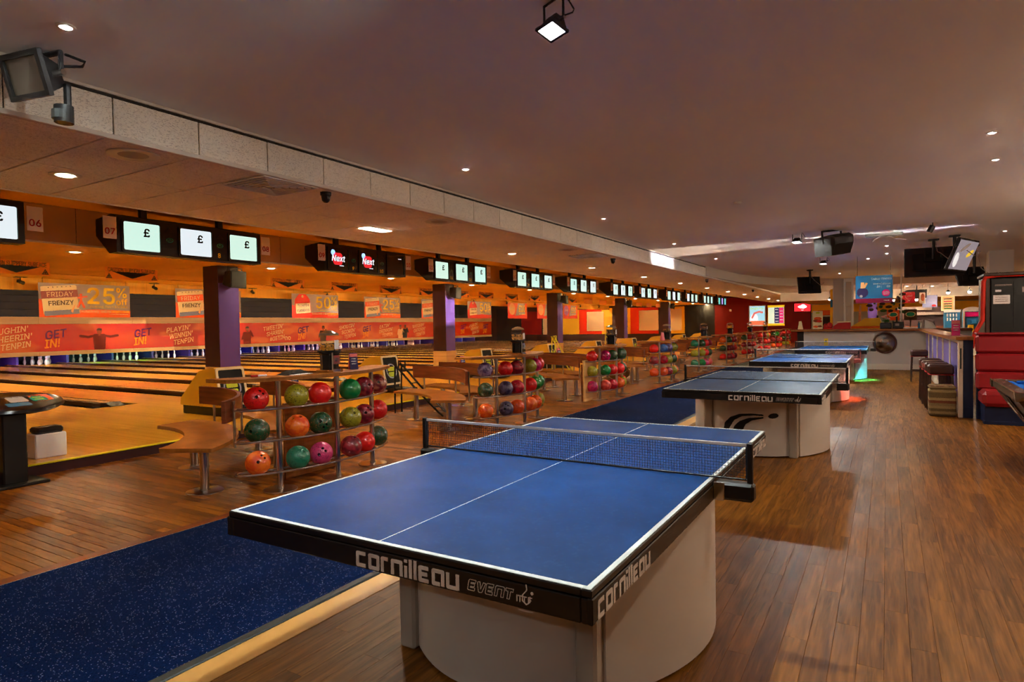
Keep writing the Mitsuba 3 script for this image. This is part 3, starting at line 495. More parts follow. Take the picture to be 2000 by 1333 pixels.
for k in range(10):
    dy = BAY * k; o = ORD[k] if k < 9 else 'farthest'
    r_ = thing('ball_rack', f'chrome three tier ball rack with a curved wooden shelf, {o} to the camera', 'ball rack')
    for nm, d in RACK: add(nm, d, parent=r_, mtx=tr(0, dy))
    for ti, st in enumerate(SETS[k]):
        for bi, ch in enumerate(st):
            if ch == ' ': continue
            x, y = onarc(SL[bi]); M_ = tr(x, y + dy, TZ[ti] + math.sqrt((BR + .0108) ** 2 - .075 ** 2)) @ rot((rng.uniform(-1, 1), rng.uniform(-1, 1), rng.uniform(-.3, 1)), rng.uniform(20, 150))
            if k == 0 and (ti, bi) in ((0, 0), (0, 5), (2, 0), (1, 4)): M_ = tr(x, y + dy, TZ[ti] + math.sqrt((BR + .0108) ** 2 - .075 ** 2)) @ rot((0, 0, 1), -20) @ rot((0, 1, 0), 62) @ rot((0, 0, 1), 40)
            nm, d = BALLS[ch]
            add('bowling_ball', d, mtx=M_, label=f'{nm} bowling ball, {["leftmost", "second", "third", "fourth", "fifth", "sixth"][bi]} on {["top", "middle", "bottom"][ti]} tier of the {o} rack', cat='bowling ball', group=f'bowling balls on the {o} rack')
    if k < 8:
        g_ = thing('gumball_machine', f'sweet dispenser with {GUMC[k][1]} sweets, metal lid, on the {o} rack shelf', 'sweet dispenser', 'sweet dispensers on the racks')
        M_ = tr(-2.55, 2.88 + dy, 1.032)
        for nm, d in GUM:
            if d is None: d = P(candies(.09, .215, .275 + .02 * (k % 3), 150 if k < 4 else 60, k), GUMC[k][0]); add('candy', P(candies(.094, .215, .28 + .02 * (k % 3), 90 if k < 4 else 30, k + 50, False), 'print_brown' if k in (0, 1, 5) else 'candy_gold'), parent=g_, mtx=M_, kind='stuff')
            add(nm, d, parent=g_, mtx=M_, kind='stuff' if nm == 'candy' else None)
tent('menu_card', -2.60, 3.25, 1.032, -.45, 'tent_navy', 'tall dark menu card beside the sweet dispenser on the nearest rack shelf', h=.17)
tent('menu_card', -2.58, 2.62 + 3 * BAY, 1.032, -.3, 'tent_pink', 'pink menu card left of the sweet dispenser on the fourth nearest rack', h=.2, w=.11, parts=False)
for k, c in ((4, 'teal'), (5, 'teal'), (6, 'tent_pink'), (7, 'tent_pink')): tent('menu_card', -2.58, 3.2 + k * BAY, 1.032, -.3, c, f'{"green" if c == "teal" else "pink"} menu card right of the sweet dispenser on the {ORD[k]} rack', h=.2, w=.12, parts=False)

# ------------------------------------------------------------------ benches, bay tables
BC = (-4.35, .87)
def bench_parts():
    Pt = []; s_ = sector(BC, 1.36, 1.84, 27, 95, 28).buffer(-.03).buffer(.03)
    Pt.append(('seat', P(mv(flat(s_, .035), tr(0, 0, .425)), 'wood')))
    b = sector(BC, 1.835, 1.87, 33, 93, 28); Pt.append(('backrest', P(mv(flat(b, .195), tr(0, 0, .64)), 'dark_wood', 30)))
    for a in (40, 84):
        q = (BC[0] + 1.6 * math.cos(math.radians(a)), BC[1] + 1.6 * math.sin(math.radians(a)))
        Pt.append(('leg', P(lathe([(0, 0), (.038, 0), (.038, .425), (0, .425)], 16, q), 'steel', 40))); Pt.append(('base_disc', P(lathe([(0, 0), (.16, 0), (.16, .006), (.15, .012), (.045, .014), (.045, .025), (0, .025)], 28, q), 'steel', 40)))
    for a in (38, 62, 87):
        q = (BC[0] + 1.885 * math.cos(math.radians(a)), BC[1] + 1.885 * math.sin(math.radians(a))); Pt.append(('back_support', P(lathe([(0, .40), (.013, .40), (.013, .82), (0, .82)], 8, q), 'steel', 40)))
    return Pt
BENCH = bench_parts()
tb = rrect(1.15, .6, .06); TAB = [('table_top', P(mv(flat(tb, .03), tr(0, 0, .69)), 'wood')), ('leg', P(lathe([(0, 0), (.04, 0), (.04, .69), (0, .69)], 14), 'steel', 40)), ('base_disc', P(lathe([(0, 0), (.22, 0), (.22, .008), (.05, .016), (.05, .03), (0, .03)], 28), 'steel', 40)), ('apron', P(bx(-.5, .5, .2, .222, .60, .69, .003), 'dark_wood'))]
for k in range(9):
    dy = BAY * k; o = ORD[k]
    b_ = thing('curved_bench', f'curved wooden bench with low backrest, left of the {o} rack' if k else 'curved wooden bench with low backrest at the left, nearest the camera', 'bench')
    for nm, d in BENCH: add(nm, d, parent=b_, mtx=tr(0, dy))
    b_ = thing('curved_bench', f'second curved wooden bench, right behind the {o} ball rack', 'bench')
    for nm, d in BENCH: add(nm, d, parent=b_, mtx=tr(-.2, dy + .95))
    t_ = thing('bay_table', f'small wooden bowlers table behind the {o} ball rack', 'table')
    for nm, d in TAB: add(nm, d, parent=t_, mtx=tr(-4.55, 4.22 + dy, 0, .2))
    if k < 4:
        tent('menu_card', -4.55 + .1 * k, 4.1 + dy, .72, -.2, 'tent_navy', f'folded drinks card standing on the wooden table behind the {o} rack', 'drinks cards', h=.2, w=.11)

# ------------------------------------------------------------------ ball returns with yellow hoods, ramps
def hood_parts():
    prof = [(-.95, .14), (-.92, .26), (-.42, .70), (-.30, .73), (-.02, .76), (.12, .14)]
    body = flat(Polygon(prof).buffer(-.03).buffer(.03, quad_segs=3), .5); M_ = A([[1, 0, 0, 0], [0, 0, -1, .25], [0, 1, 0, 0], [0, 0, 0, 1.0]])
    Pt = [('hood', P(mv(body, M_), 'hood_yellow', 25)), ('plinth', P(bx(-.92, .1, -.22, .22, 0, .15, .01), 'black'))]
    sl = A([.14, 0, -.62]); sl = sl / np.linalg.norm(sl); fr_ = frm((.053, 0, .45), (0, 1, 0), -sl)
    Pt += [('face_frame', P(mv(flat(rrect(.5, .62, .05).difference(rrect(.42, .54, .03)), .02), fr_), 'hood_trim')), ('face_panel', P(mv(flat(rrect(.42, .54, .03), .008), fr_), 'print_black')), ('emblem_ring', P(mv(flat(Point(0, 0).buffer(.155, 8).difference(Point(0, 0).buffer(.13, 8)), .014), fr_ @ tr(0, -.02)), 'chrome')), ('emblem', P(mv(flat(unary_union([rrect(.2, .09, .02, 0, .045), rrect(.19, .1, .02, 0, -.07)]), .012), fr_ @ tr(0, -.02)), 'lime'))]
    Pt += [('track', P(bx(-.15, .6, -.2, .2, .02, .1, .01), 'black'))]
    return Pt
HOOD = hood_parts()
for k in range(9):
    h_ = thing('ball_return', f'yellow hooded ball return with a dark emblem panel, {ORD[k]} to the camera', 'ball return')
    for nm, d in HOOD: add(nm, d, parent=h_, mtx=tr(-6.75, 4.68 + BAY * k, .12))
def ramp(name, p0, p1, mat, label):
    t = thing(name, label, 'bowling ramp'); p0, p1 = A(p0, float), A(p1, float); d = p1 - p0; sd = np.cross(d, (0, 0, 1.0)); sd /= np.linalg.norm(sd)
    for s in (-1, 1):
        q = sd * .085 * s; add('rail', tube([p0 + q + (0, 0, .02), p0 + d * .12 + q + (0, 0, .0), p0 + d * .55 + q - (0, 0, .02), p0 + d * .9 + q, p1 + q, p1 + q + d * .12 - (0, 0, .0)], .016, 8), mat, t, smooth=60)
        top = p1 + q; add('stand', tube([top, top + (0, 0, .02) + d * .08, (top + d * .10) * (1, 1, .5), (top[0] + d[0] * .1, top[1] + d[1] * .1, p0[2] + .012)], .014, 8), mat, t, smooth=60)
    for f_ in (.2, .45, .7, .95): c = p0 + d * f_; add('rung', tube([c - sd * .085, c + sd * .085], .01, 6), mat, t)
    add('handle', tube([p1 - sd * .085, p1 - sd * .085 + (0, 0, .12), p1 + sd * .085 + (0, 0, .12), p1 + sd * .085], .012, 8), mat, t)
ramp('bowling_ramp', (-3.95, 6.62, .0), (-4.85, 6.60, .76), 'ramp_black', 'black tubular bowling ramp leaning behind the bench left of the second ball rack')
ramp('bowling_ramp', (-5.6, 13.3, .12), (-6.3, 13.0, .98), 'ramp_black', 'black tubular bowling ramp behind the third nearest rack')
ramp('bowling_ramp', (-5.5, 14.6, .12), (-6.05, 14.65, 1.02), 'ramp_yellow', 'bright yellow tubular bowling ramp behind the third rack, nearer of two')
ramp('bowling_ramp', (-5.6, 19.0, .12), (-6.4, 19.6, 1.02), 'ramp_yellow', 'bright yellow tubular bowling ramp behind the fourth rack, farther of two')
add('bowling_sack', mv(trimesh.creation.icosphere(3, .25), np.diag([1.1, 1.4, .74, 1])), 'sack_brown', mtx=tr(-3.8, 13.9, .185), smooth=True, label='brown paper sack lying on the floor left of the fourth ball rack', cat='sack')

# ------------------------------------------------------------------ pillars with speakers
def spk(parent): pass
spm = hull([(-.12, -.16, -.13), (-.12, .16, -.13), (-.12, -.12, .13), (-.12, .12, .13), (.14, -.22, -.17), (.14, .22, -.17), (.10, -.22, .17), (.10, .22, .17)])
SPK = [('cabinet', P(spm, 'black')), ('grille', P(hull([(.142, -.205, -.155), (.142, .205, -.155), (.104, -.205, .155), (.104, .205, .155), (.15, -.2, -.15), (.15, .2, -.15), (.112, -.2, .15), (.112, .2, .15)]), 'duct_dark')), ('bracket', P(tube([(0, -.2, .05), (0, -.2, .21), (0, .2, .21), (0, .2, .05)], .012, 6), 'black'))]
for k in range(5):
    y = 6.13 + 7.42 * k; pl = thing('pillar', f'square pillar, dark maroon and purple with a wooden foot, {ORD[k]} to the camera', 'pillar')
    add('shaft', bx(-9.62, -9.14, y - .0, y + .46, .73, 2.748, .006), 'pillar_dark', pl); add('purple_face', bx(-9.14, -9.132, y + .004, y + .456, .73, 2.40, .002), 'pillar_purple', pl)
    add('plinth', bx(-9.63, -9.12, y - .01, y + .47, .12, .73, .006), 'maple', pl, label='pale wood clad foot')
    s_ = thing('wall_speaker', f'black loudspeaker bracketed to the {ORD[k]} pillar', 'speaker', 'speakers on the pillars')
    for nm, d in SPK: add(nm, d, parent=s_, mtx=tr(-8.95, y + .22, 2.48, .25) @ rot((0, 1, 0), 8))

# ------------------------------------------------------------------ scoring monitors
US = [-.23, 3.22, 7.02, 10.36, 14.25, 17.82, 21.72, 25.02, 28.88, 32.38, 36.0, 39.75]
UW = 2.36; XM = -7.1
side = [(0, 2.59), (0, 3.11), (-.12, 3.14), (-.55, 3.10), (-.55, 2.86), (-.2, 2.585)]
CAS = P(mv(flat(Polygon(side), UW), A([[1, 0, 0, 0], [0, 0, 1.0, 0], [0, 1, 0, 0], [0, 0, 0, 1]])), 'black')
SC0 = [.09, .92, 1.76]; SCW, SCH = .52, .405
scr = rrect(SCW, SCH, .025); SCR = P(flat(scr, .004), 'screen_grey'); BEZ = P(flat(rrect(SCW + .06, SCH + .06, .03).difference(scr), .02), 'black'); GRN = P(flat(sbox(0, -SCH / 2 + .01, .016, SCH / 2 - .01), .008), 'teal')
PND = text2('£', .115); LOGO = flat(unary_union([affinity.scale(Point(0, 0).buffer(.055, 8).difference(Point(0, 0).buffer(.045, 8)), 1, .62), Polygon([(-.03, -.01), (0, .025), (.03, -.01), (.0, .005)])]), .002)
POST = P(bx(-.04, .04, -.045, .045, 3.1, 3.29, .004), 'black')
TINT = [(.78, .95, .95), (.70, 1.0, .86), (.86, .95, 1.0), (.72, 1.0, .85), (.66, .98, .82), (.64, 1, .9), (.75, 1, .92)]
for k, y0 in enumerate(US):
    a, b = 5 + 2 * k, 6 + 2 * k
    u_ = thing('monitor_unit', f'black overhead unit of three scoring screens for lanes {nw(a)} and {nw(b)}', 'monitor unit')
    add('casing', CAS, parent=u_, mtx=tr(XM, y0)); add('hanger', POST, parent=u_, mtx=tr(XM - .2, y0 + .48)); add('hanger', POST, parent=u_, mtx=tr(XM - .2, y0 + 1.72))
    for q in range(3):
        fr_ = FX(XM + .004, y0 + SC0[q] + SCW / 2, 2.835); lit = not (k == 2); t_ = TINT[(k + q) % 7]
        if k == 11: t_ = [(.2, .8, .7), (.55, .35, .9), (.2, .75, .75)][q]
        s_ = add('screen', SCR, parent=u_, mtx=fr_, emit=A(t_) * L_SCREEN if lit else None, w=.5, mat=None if lit else 'black_gloss', label='lit pale green screen' if lit else 'dark screen'); add('bezel', BEZ, parent=u_, mtx=fr_); add('bezel_edge', GRN, parent=u_, mtx=fr_ @ tr(SCW / 2 - .002))
        if lit and k < 8: put(s_, 'pound_sign', PND, fr_, .07, .07, .0042, mat='print_black')
        if k == 2:
            if q < 2:
                put(s_, 'logo_disc', flat(rrect(.24, .24, .06).difference(rrect(.11, .1, .03)), .002), fr_, -.02, 0, .0042, mat='red_paint', emit=(1.0, .03, .04)); put(s_, 'logo_lettering', text2('Next', .1), fr_, 0, .01, .0065, w=.34, shear=.15, mat='sign_white', emit=(1.2, 1.4, 1.7)); put(s_, 'logo_glow', flat(Point(0, 0).buffer(.055, 8), .002), fr_, -.14, .12, .0042, emit=(.5, 1.2, 3))
            put(s_, 'caption', rect(.11, .018), fr_, .08 if q < 2 else .14, -.13 if q < 2 else .14, .0042, emit=(.8, .9, 1.1))
    for q in range(2):
        fr_ = FX(XM + .003, y0 + SC0[q] + SCW + .155, 2.835); put(u_, 'badge', LOGO, fr_, 0, 0, 0, mat='teal'); put(u_, 'speaker_grille', flat(Polygon([(-.07, 0), (0, .075), (.07, 0)]), .003), fr_, 0, .15, 0, mat='duct_dark')
        if k < 6 and not (k == 1 and q == 0): put(u_, 'lane_digit', text2(str(a + q), .07), fr_, -.02, -.16, .001, mat='poster_yellow')
    for n, yy, xo in ((a, y0 - .10, .03), (b, y0 + UW + .12, -.02)):
        s_ = thing('lane_number_sign', f'white hanging lane sign with a red number {nw(n)}', 'sign'); fr_ = FX(XM + xo, yy, 2.92)
        add('plate', mv(flat(sbox(-.088, -.155, .088, .155), .006), fr_), 'sign_white', s_); put(s_, 'number', text2(f'{n:02d}', .1), fr_, 0, -.05, .0062, w=.135, mat='sign_red')

# ------------------------------------------------------------------ caution signs over the lanes
tri = Polygon([(-.055, -.045), (.055, -.045), (0, .05)]); TRI = flat(unary_union([tri.difference(tri.buffer(-.012)), Point(0, -.012).buffer(.016, 4)]), .002); ARR = flat(Polygon([(-.36, .035), (.36, .035), (0, -.085)]), .002); CT = text2('CAUTION SLIPPERY SURFACE', .085, False)
for k in range(0, 20):
    if k == 1: pass
    yc = [3.35, 5.27, 7.1, 9.02, 10.9, 12.8, 14.6, 16.4, 18.0][k] if k < 9 else 18.0 + 1.86 * (k - 8)
    if yc > 42 or k == 2: continue
    s_ = thing('caution_sign', f'orange hanging caution sign with a black arrow, {OW[k - (k > 2)]} from the left', 'sign', 'caution signs over the lanes'); fr_ = FX(-10.6, yc, 2.60)
    add('board', mv(flat(sbox(-.5, -.115, .5, .115), .004), fr_), 'caution_orange', s_)
    if k < 13:
        put(s_, 'lettering', CT, fr_, 0, .068, .0042, w=.9, up=.078, mat='print_black'); put(s_, 'arrow', ARR, fr_, 0, -.03, .0042, mat='print_black')
        for q in (-.43, .43): put(s_, 'warning_triangle', TRI, fr_, q, -.05, .0042, mat='print_black')

# ------------------------------------------------------------------ hanging posters
PY = [5.84, 9.35, 13.6, 17.2, 20.84, 24.5, 28.4, 31.85, 35.4]; PK = 'fftfftppq'
for k, y in enumerate(PY):
    kd = PK[k]; nm = {'f': 'calendar page 25% off', 't': 'red price tag 50% off', 'p': 'orange ten pound', 'q': 'purple ten pound'}[kd]
    p_ = thing('hanging_poster', f'hanging {nm} offer poster, {OW[k]} from the left over the lanes', 'poster', 'offer posters over the lanes'); fr_ = FX(-16.0, y + 1.1, 2.32); Z = .0042
    add('board', mv(flat(sbox(-1.1, -.42, 1.1, .42), .004), fr_), 'poster_grey' if kd in 'ft' else 'poster_orange', p_)
    put(p_, 'lower_band', flat(Polygon([(-1.1, -.42), (1.1, -.42), (1.1, -.24), (.2, -.2), (-.3, -.24), (-1.1, .05)]), .002), tr() @ fr_, 0, -.22, Z, mat='poster_red' if kd != 'f' else 'poster_orange')
    if kd == 'f':
        put(p_, 'calendar_page', flat(rrect(.82, .72, .04), .002), fr_, -.62, .0, Z + .002, rotd=5, mat='cream'); put(p_, 'calendar_header', rect(.84, .19), fr_, -.63, .14, Z + .004, rotd=5, mat='poster_orange' if k else 'poster_maroon'); put(p_, 'calendar_foot', rect(.8, .12), fr_, -.58, -.33, Z + .004, rotd=5, mat='poster_blue')
        put(p_, 'day_lettering', text2('FRIDAY', .14, False), fr_, -.62, .14, Z + .006, w=.6, rotd=4, mat='cream'); put(p_, 'title_lettering', text2('FRENZY', .14), fr_, -.6, -.08, Z + .006, w=.58, rotd=4, mat='print_brown')
        for q in range(6): put(p_, 'punch_hole', flat(Point(0, 0).buffer(.014, 3), .002), fr_, -.88 + .1 * q, .30 + .01 * q, Z + .004, mat='print_brown')
        put(p_, 'page_curl', flat(Polygon([(0, 0), (.12, .2), (.05, -.06)]), .002), fr_, -.33, -.22, Z + .006, mat='peach'); put(p_, 'dancer', flat(unary_union([Point(0, .16).buffer(.035, 4), LineString([(-.1, .06), (0, .1), (.14, .12)]).buffer(.02), LineString([(0, .1), (0, 0), (.07, -.16)]).buffer(.03), LineString([(0, 0), (-.08, -.16)]).buffer(.03)]), .002), fr_, -.12, -.02, Z + .002, mat='poster_orange')
    elif kd == 't':
        put(p_, 'price_tag', flat(Polygon([(-.32, .22), (-.14, .4), (.14, .4), (.32, .22), (.38, -.42), (-.38, -.42)]).buffer(.02), .002), fr_, -.62, -.02, Z + .002, mat='poster_red'); put(p_, 'tag_label', rect(.66, .36), fr_, -.6, -.1, Z + .004, rotd=4, mat='cream'); put(p_, 'day_lettering', text2('TENPIN', .14, False), fr_, -.6, .0, Z + .006, w=.5, rotd=4, mat='print_brown'); put(p_, 'title_lettering', text2('TUESDAYS', .14), fr_, -.6, -.18, Z + .006, w=.56, rotd=4, mat='print_brown')
        put(p_, 'tag_hole', flat(Point(0, 0).buffer(.05, 5), .002), fr_, -.62, .33, Z + .004, mat='cream')
    else:
        put(p_, 'badge', flat(Point(0, 0).buffer(.34, 8), .002), fr_, -.62, .08, Z + .002, mat='poster_purple' if kd == 'q' else 'peach'); put(p_, 'title_lettering', text2('SUPER', .14), fr_, -.62, .1, Z + .004, w=.5, mat='cream'); put(p_, 'grey_wedge', flat(Polygon([(-.2, -.3), (.1, .42), (.9, .42), (.9, -.2)]), .002), fr_, .3, .06, Z + .001, mat='poster_grey')
    if kd in 'ft':
        put(p_, 'figure', text2('50' if kd == 't' else '25', .4), fr_, .36, .12, Z + .004, w=.7, up=.45, mat='poster_yellow'); put(p_, 'figure', text2('%', .2), fr_, .88, .22, Z + .004, w=.28, mat='poster_yellow'); put(p_, 'off_lettering', text2('off', .14), fr_, .88, -.03, Z + .004, w=.3, mat='poster_yellow')
        put(p_, 'subtitle', text2('Bowling, Food & Drinks', .07, False), fr_, .55, -.17, Z + .004, w=.95, mat='poster_yellow')
        if k < 4: put(p_, 'footer_lettering', text2('Exclusively online', .08), fr_, .2, -.30, Z + .004, w=.78, mat='cream'); put(p_, 'footer_lettering', text2('tenpin.co.uk', .08), fr_, .84, -.30, Z + .004, w=.48, mat='poster_yellow'); put(p_, 'small_print', rect(.5, .012), fr_, .8, -.37, Z + .004, mat='cream')
    else:
        put(p_, 'figure', text2('£10', .4), fr_, .5, .12, Z + .004, w=.75, up=.4, mat='poster_yellow'); put(p_, 'small_print', rect(.7, .03), fr_, .5, -.2, Z + .004, mat='cream')
    for q in (-1.0, 1.0): add('hanging_wire', tube([(-16.0, y + 1.1 + q, 2.73), (-16.0, y + 1.1 + q, 2.868)], .004, 4), 'black', p_)
for k in range(12):
    c_ = thing('track_spotlight', f'small black spotlight on the tan bulkhead, {OW[k]} from the left', 'spotlight', 'spotlights on the lane bulkhead'); y = 5.55 + 3.3 * k
    add('arm', tube([(-16.2, y, 2.868), (-16.2, y, 2.78)], .012, 6), 'black', c_); add('head', tube([(-16.15, y - .06, 2.76), (-16.25, y + .08, 2.72)], .045, 8), 'black', c_); add('base_plate', bx(-16.28, -16.12, y - .12, y + .12, 2.855, 2.868, .003), 'black', c_)

for k, (a, b, c, d, l) in enumerate(((-2.86, -2.83, 2.55, 3.2, 'brown wooden upright panel close behind the nearest ball rack'), (-2.72, -2.69, 9.25, 9.85, 'yellowish wooden upright panel at the left of the third nearest ball rack'))):
    t = thing('upright_screen', l, 'screen'); add('board', bx(a, b, c, d, .0, .74 if k == 0 else .78, .004), 'wood' if k == 0 else 'maple', t); add('batten', bx(a - .05, a, c + .04, c + .09, 0, .7, .004), 'dark_wood', t); add('batten', bx(a - .05, a, d - .09, d - .04, 0, .7, .004), 'dark_wood', t)
# ------------------------------------------------------------------ console desk at the left edge
c_ = thing('control_console', 'black oval bowling control console with coloured key labels on a square post', 'console'); cx, cy = -5.06, 1.16
el = lambda a, b: affinity.scale(Point(0, 0).buffer(1, 24), a, b)
CT_ = tr(cx, cy, -.12 + .9) @ rot((0, 1, 0), 13) @ tr(0, 0, -.9)
add('console_top', lathe([(0, .86), (.30, .865), (.47, .885), (.5, .905), (.48, .93), (.44, .936), (0, .936)], 48), 'black_gloss', c_, 30, mtx=CT_ @ np.diag([.62, .9, 1, 1]))
for u, v, w_, h_, m_ in ((-.02, .26, .2, .17, 'poster_orange'), (.02, .23, .12, .13, 'teal'), (-.02, .06, .17, .15, 'paper'), (.14, .02, .1, .2, 'sign_blue'), (.02, -.2, .2, .15, 'teal'), (-.1, .1, .05, .3, 'duct_dark')):
    add('key_label', mv(flat(rrect(w_, h_, .02), .003 if m_ != 'teal' else .004), CT_ @ tr(u, v, .936)), m_, c_)
for q in range(5): add('key', mv(bx(-.06 + .028 * q, -.04 + .028 * q, .19, .27, .937, .944, .002), CT_), 'lime' if q % 2 else 'teal', c_)
add('post', bx(cx - .09, cx + .09, cy - .1, cy + .1, .02, .76, .012), 'black', c_); add('foot', bx(cx - .2, cx + .2, cy - .28, cy + .24, 0, .028, .008), 'black', c_)
t_ = thing('litter_bin', 'small white box with a dark lid on the approach behind the console', 'bin'); add('body', bx(-5.75, -5.55, 1.55, 1.85, .12, .38, .01), 'sign_white', t_); add('lid', bx(-5.74, -5.56, 1.57, 1.83, .38, .45, .02), 'black', t_)

# ------------------------------------------------------------------ low wall, ledge, partition
HW = thing('low_wall', 'low white wall with a brown ledge at the far end of the tables', 'low wall')
add('wall_body', bx(0.0, 4.2, 19.62, 19.76, 0, 1.12), 'wall_grey', HW); add('end_cheek', bx(-.18, 0.0, 19.62, 20.2, 0, 1.12), 'wall_black', HW); add('skirting', bx(0, 3.0, 19.6, 19.625, 0, .17, .006), 'wall_cream', HW)
add('ledge', bx(-.35, 4.2, 19.5, 20.3, 1.12, 1.19, .01), 'dark_wood', HW); add('ledge_nosing', bx(-.35, 3.1, 19.485, 19.5, 1.13, 1.185, .004), 'wood', HW)
add('sign_plate', bx(.56, .67, 19.608, 19.62, .675, .92, .003), 'sticker_yellow', HW, label='yellow notice plate'); add('sign_mark', bx(.6, .63, 19.604, 19.61, .80, .86, .002), 'print_black', HW)
pm_ = thing('porthole_mirror', 'round convex mirror with a dark rim on the low white wall', 'mirror')
mm = lathe([(0, .06), (.1, .055), (.2, .035), (.265, .01), (.265, 0), (0, 0)], 36); add('glass', mm, 'mirror', pm_, True, mtx=FY(2.144, 19.615, .784)); add('rim', tube([(2.144 + .28 * math.cos(t), 19.6, .784 + .29 * math.sin(t)) for t in np.linspace(0, 2 * math.pi, 33)[:-1]], .025, 8, True), 'mirror_rim', pm_, True)
PT = thing('bar_partition', 'low bar partition with purple panels and a wooden ledge on the right', 'partition')
pa, pb = A([3.14, 9.72]), A([3.1, 19.6])
add('core', bx(3.13, 3.2, 9.78, 19.5, 0, 1.14), 'wall_grey', PT); add('end_post', bx(3.09, 3.15, 9.71, 9.80, 0, 1.14, .006), 'wall_cream', PT); add('end_face', bx(3.15, 3.27, 9.715, 9.9, 0, 1.14, .004), 'navy', PT, label='dark navy end panel')
add('end_skirting', bx(3.15, 3.27, 9.70, 9.716, 0, .16, .006), 'navy', PT)
for i, y in enumerate(np.arange(9.9, 19.2, 1.55)):
    add('purple_panel', bx(3.117, 3.132, y + .1, y + 1.42, .25, 1.08, .006), 'partition_purple', PT); add('upright', bx(3.105, 3.132, y - .04, y + .06, 0, 1.14, .006), 'wall_cream', PT)
add('skirting', bx(3.11, 3.132, 9.8, 19.5, 0, .16, .006), 'wall_cream', PT)
add('ledge', prism([(3.06, 9.66), (3.27, 9.66), (3.27, 19.48), (2.95, 19.48), (2.96, 12)], 1.14, 1.19), 'wood', PT)
w_ = thing('card_reader_box', 'white framed panel with a dark slot on the end of the bar partition', 'panel'); add('frame', bx(3.095, 3.145, 9.70, 9.71, .66, 1.08, .003), 'wall_cream', w_); add('slot', bx(3.11, 3.13, 9.694, 9.70, .72, 1.02, .002), 'screen_grey', w_)
tent('menu_card', 3.13, 10.6, 1.19, -math.pi / 2, 'magenta', 'tall bright pink menu card on the wooden ledge of the bar partition', h=.24, w=.11)
# bar stools and pouffe
def stool(y, x, label, leg='pool_brown'):
    s_ = thing('bar_stool', label, 'bar stool'); add('seat', bx(x - .17, x + .17, y - .17, y + .17, .59, .74, .03), 'stool_brown', s_, 20); add('seat_piping', bx(x - .168, x + .168, y - .168, y + .168, .582, .592, .003), 'red_paint', s_)
    for a in (-1, 1):
        for b in (-1, 1): add('leg', hull([(x + a * .14 + p, y + b * .14 + q, .585) for p in (-.018, .018) for q in (-.018, .018)] + [(x + a * .16 + p, y + b * .16 + q, 0) for p in (-.014, .014) for q in (-.014, .014)]), leg, s_)
    for a in (-1, 1): add('stretcher', bx(x - .15, x + .15, y + a * .15 - .01, y + a * .15 + .01, .24, .27, .003), leg, s_); add('stretcher', bx(x + a * .15 - .01, x + a * .15 + .01, y - .15, y + .15, .30, .33, .003), leg, s_)
for y, x, o in ((10.36, 2.915, 'first bar stool, directly behind the striped pouffe'), (10.9, 2.9, 'second bar stool from the striped pouffe'), (11.45, 2.88, 'third bar stool from the striped pouffe'), (12.1, 2.87, 'fourth bar stool from the striped pouffe'), (15.9, 2.84, 'farthest bar stool, standing apart near the low white wall')): stool(y, x, o + ', dark padded seat')
po = thing('pouffe', 'square pouffe in striped brown and olive cloth beside the bar partition', 'pouffe'); add('body', bx(2.735, 3.075, 9.72, 10.08, .0, .40, .02), 'stripe_cloth', po, 20); add('seat_pad', bx(2.73, 3.08, 9.715, 10.085, .40, .46, .03), 'stripe_cloth', po, 20)
# booth seat
bo = thing('booth_seat', 'dark red upholstered booth bench with three back rolls on a navy base', 'booth seat'); X0, X1 = 3.285, 5.6
for i in range(3): add('back_roll', bx(X0, X1, 9.50, 9.68, .445 + .26 * i, .70 + .26 * i - .004, .03), 'booth_red', bo, 20)
add('back_board', bx(X0 + .02, X1, 9.66, 9.74, 0, 1.24, .006), 'navy', bo); add('top_trim', bx(X0, X1, 9.48, 9.74, 1.22, 1.25, .008), 'booth_red', bo); add('cushion', bx(X0 + .02, X1, 9.06, 9.56, .25, .46, .05), 'booth_red', bo, 20); add('base', bx(X0 + .06, X1, 9.16, 9.66, 0, .27, .006), 'navy', bo); add('plinth', bx(X0 + .05, X1, 9.15, 9.3, 0, .05, .004), 'navy', bo)
# arcade cabinet behind the booth
ac = thing('arcade_cabinet', 'tall black arcade cabinet with red trim behind the booth seat, seen from its back', 'arcade cabinet')
add('body', bx(3.52, 4.9, 10.25, 11.0, 0, 2.06, .02), 'black', ac); add('side_panel', prism([(0, 0), (1, 0), (1, 1), (0, 1)], 0, 1) if False else bx(3.46, 3.52, 10.22, 11.0, 0, 2.07, .012), 'pool_brown', ac)
add('red_trim', tube([(3.30, 10.22, 1.0), (3.34, 10.22, 1.24), (3.43, 10.22, 1.42), (3.44, 10.22, 2.0), (3.47, 10.22, 2.07), (3.6, 10.22, 2.09), (4.9, 10.22, 2.09)], .03, 8), 'poster_red', ac, 60); add('top_moulding', bx(3.44, 4.95, 10.18, 11.0, 2.08, 2.13, .012), 'pool_brown', ac)
add('seam', bx(3.80, 3.806, 10.243, 10.252, .2, 2.0), 'wall_black', ac); add('door_seam', bx(3.55, 3.80, 10.242, 10.252, 1.93, 1.94), 'wall_black', ac)
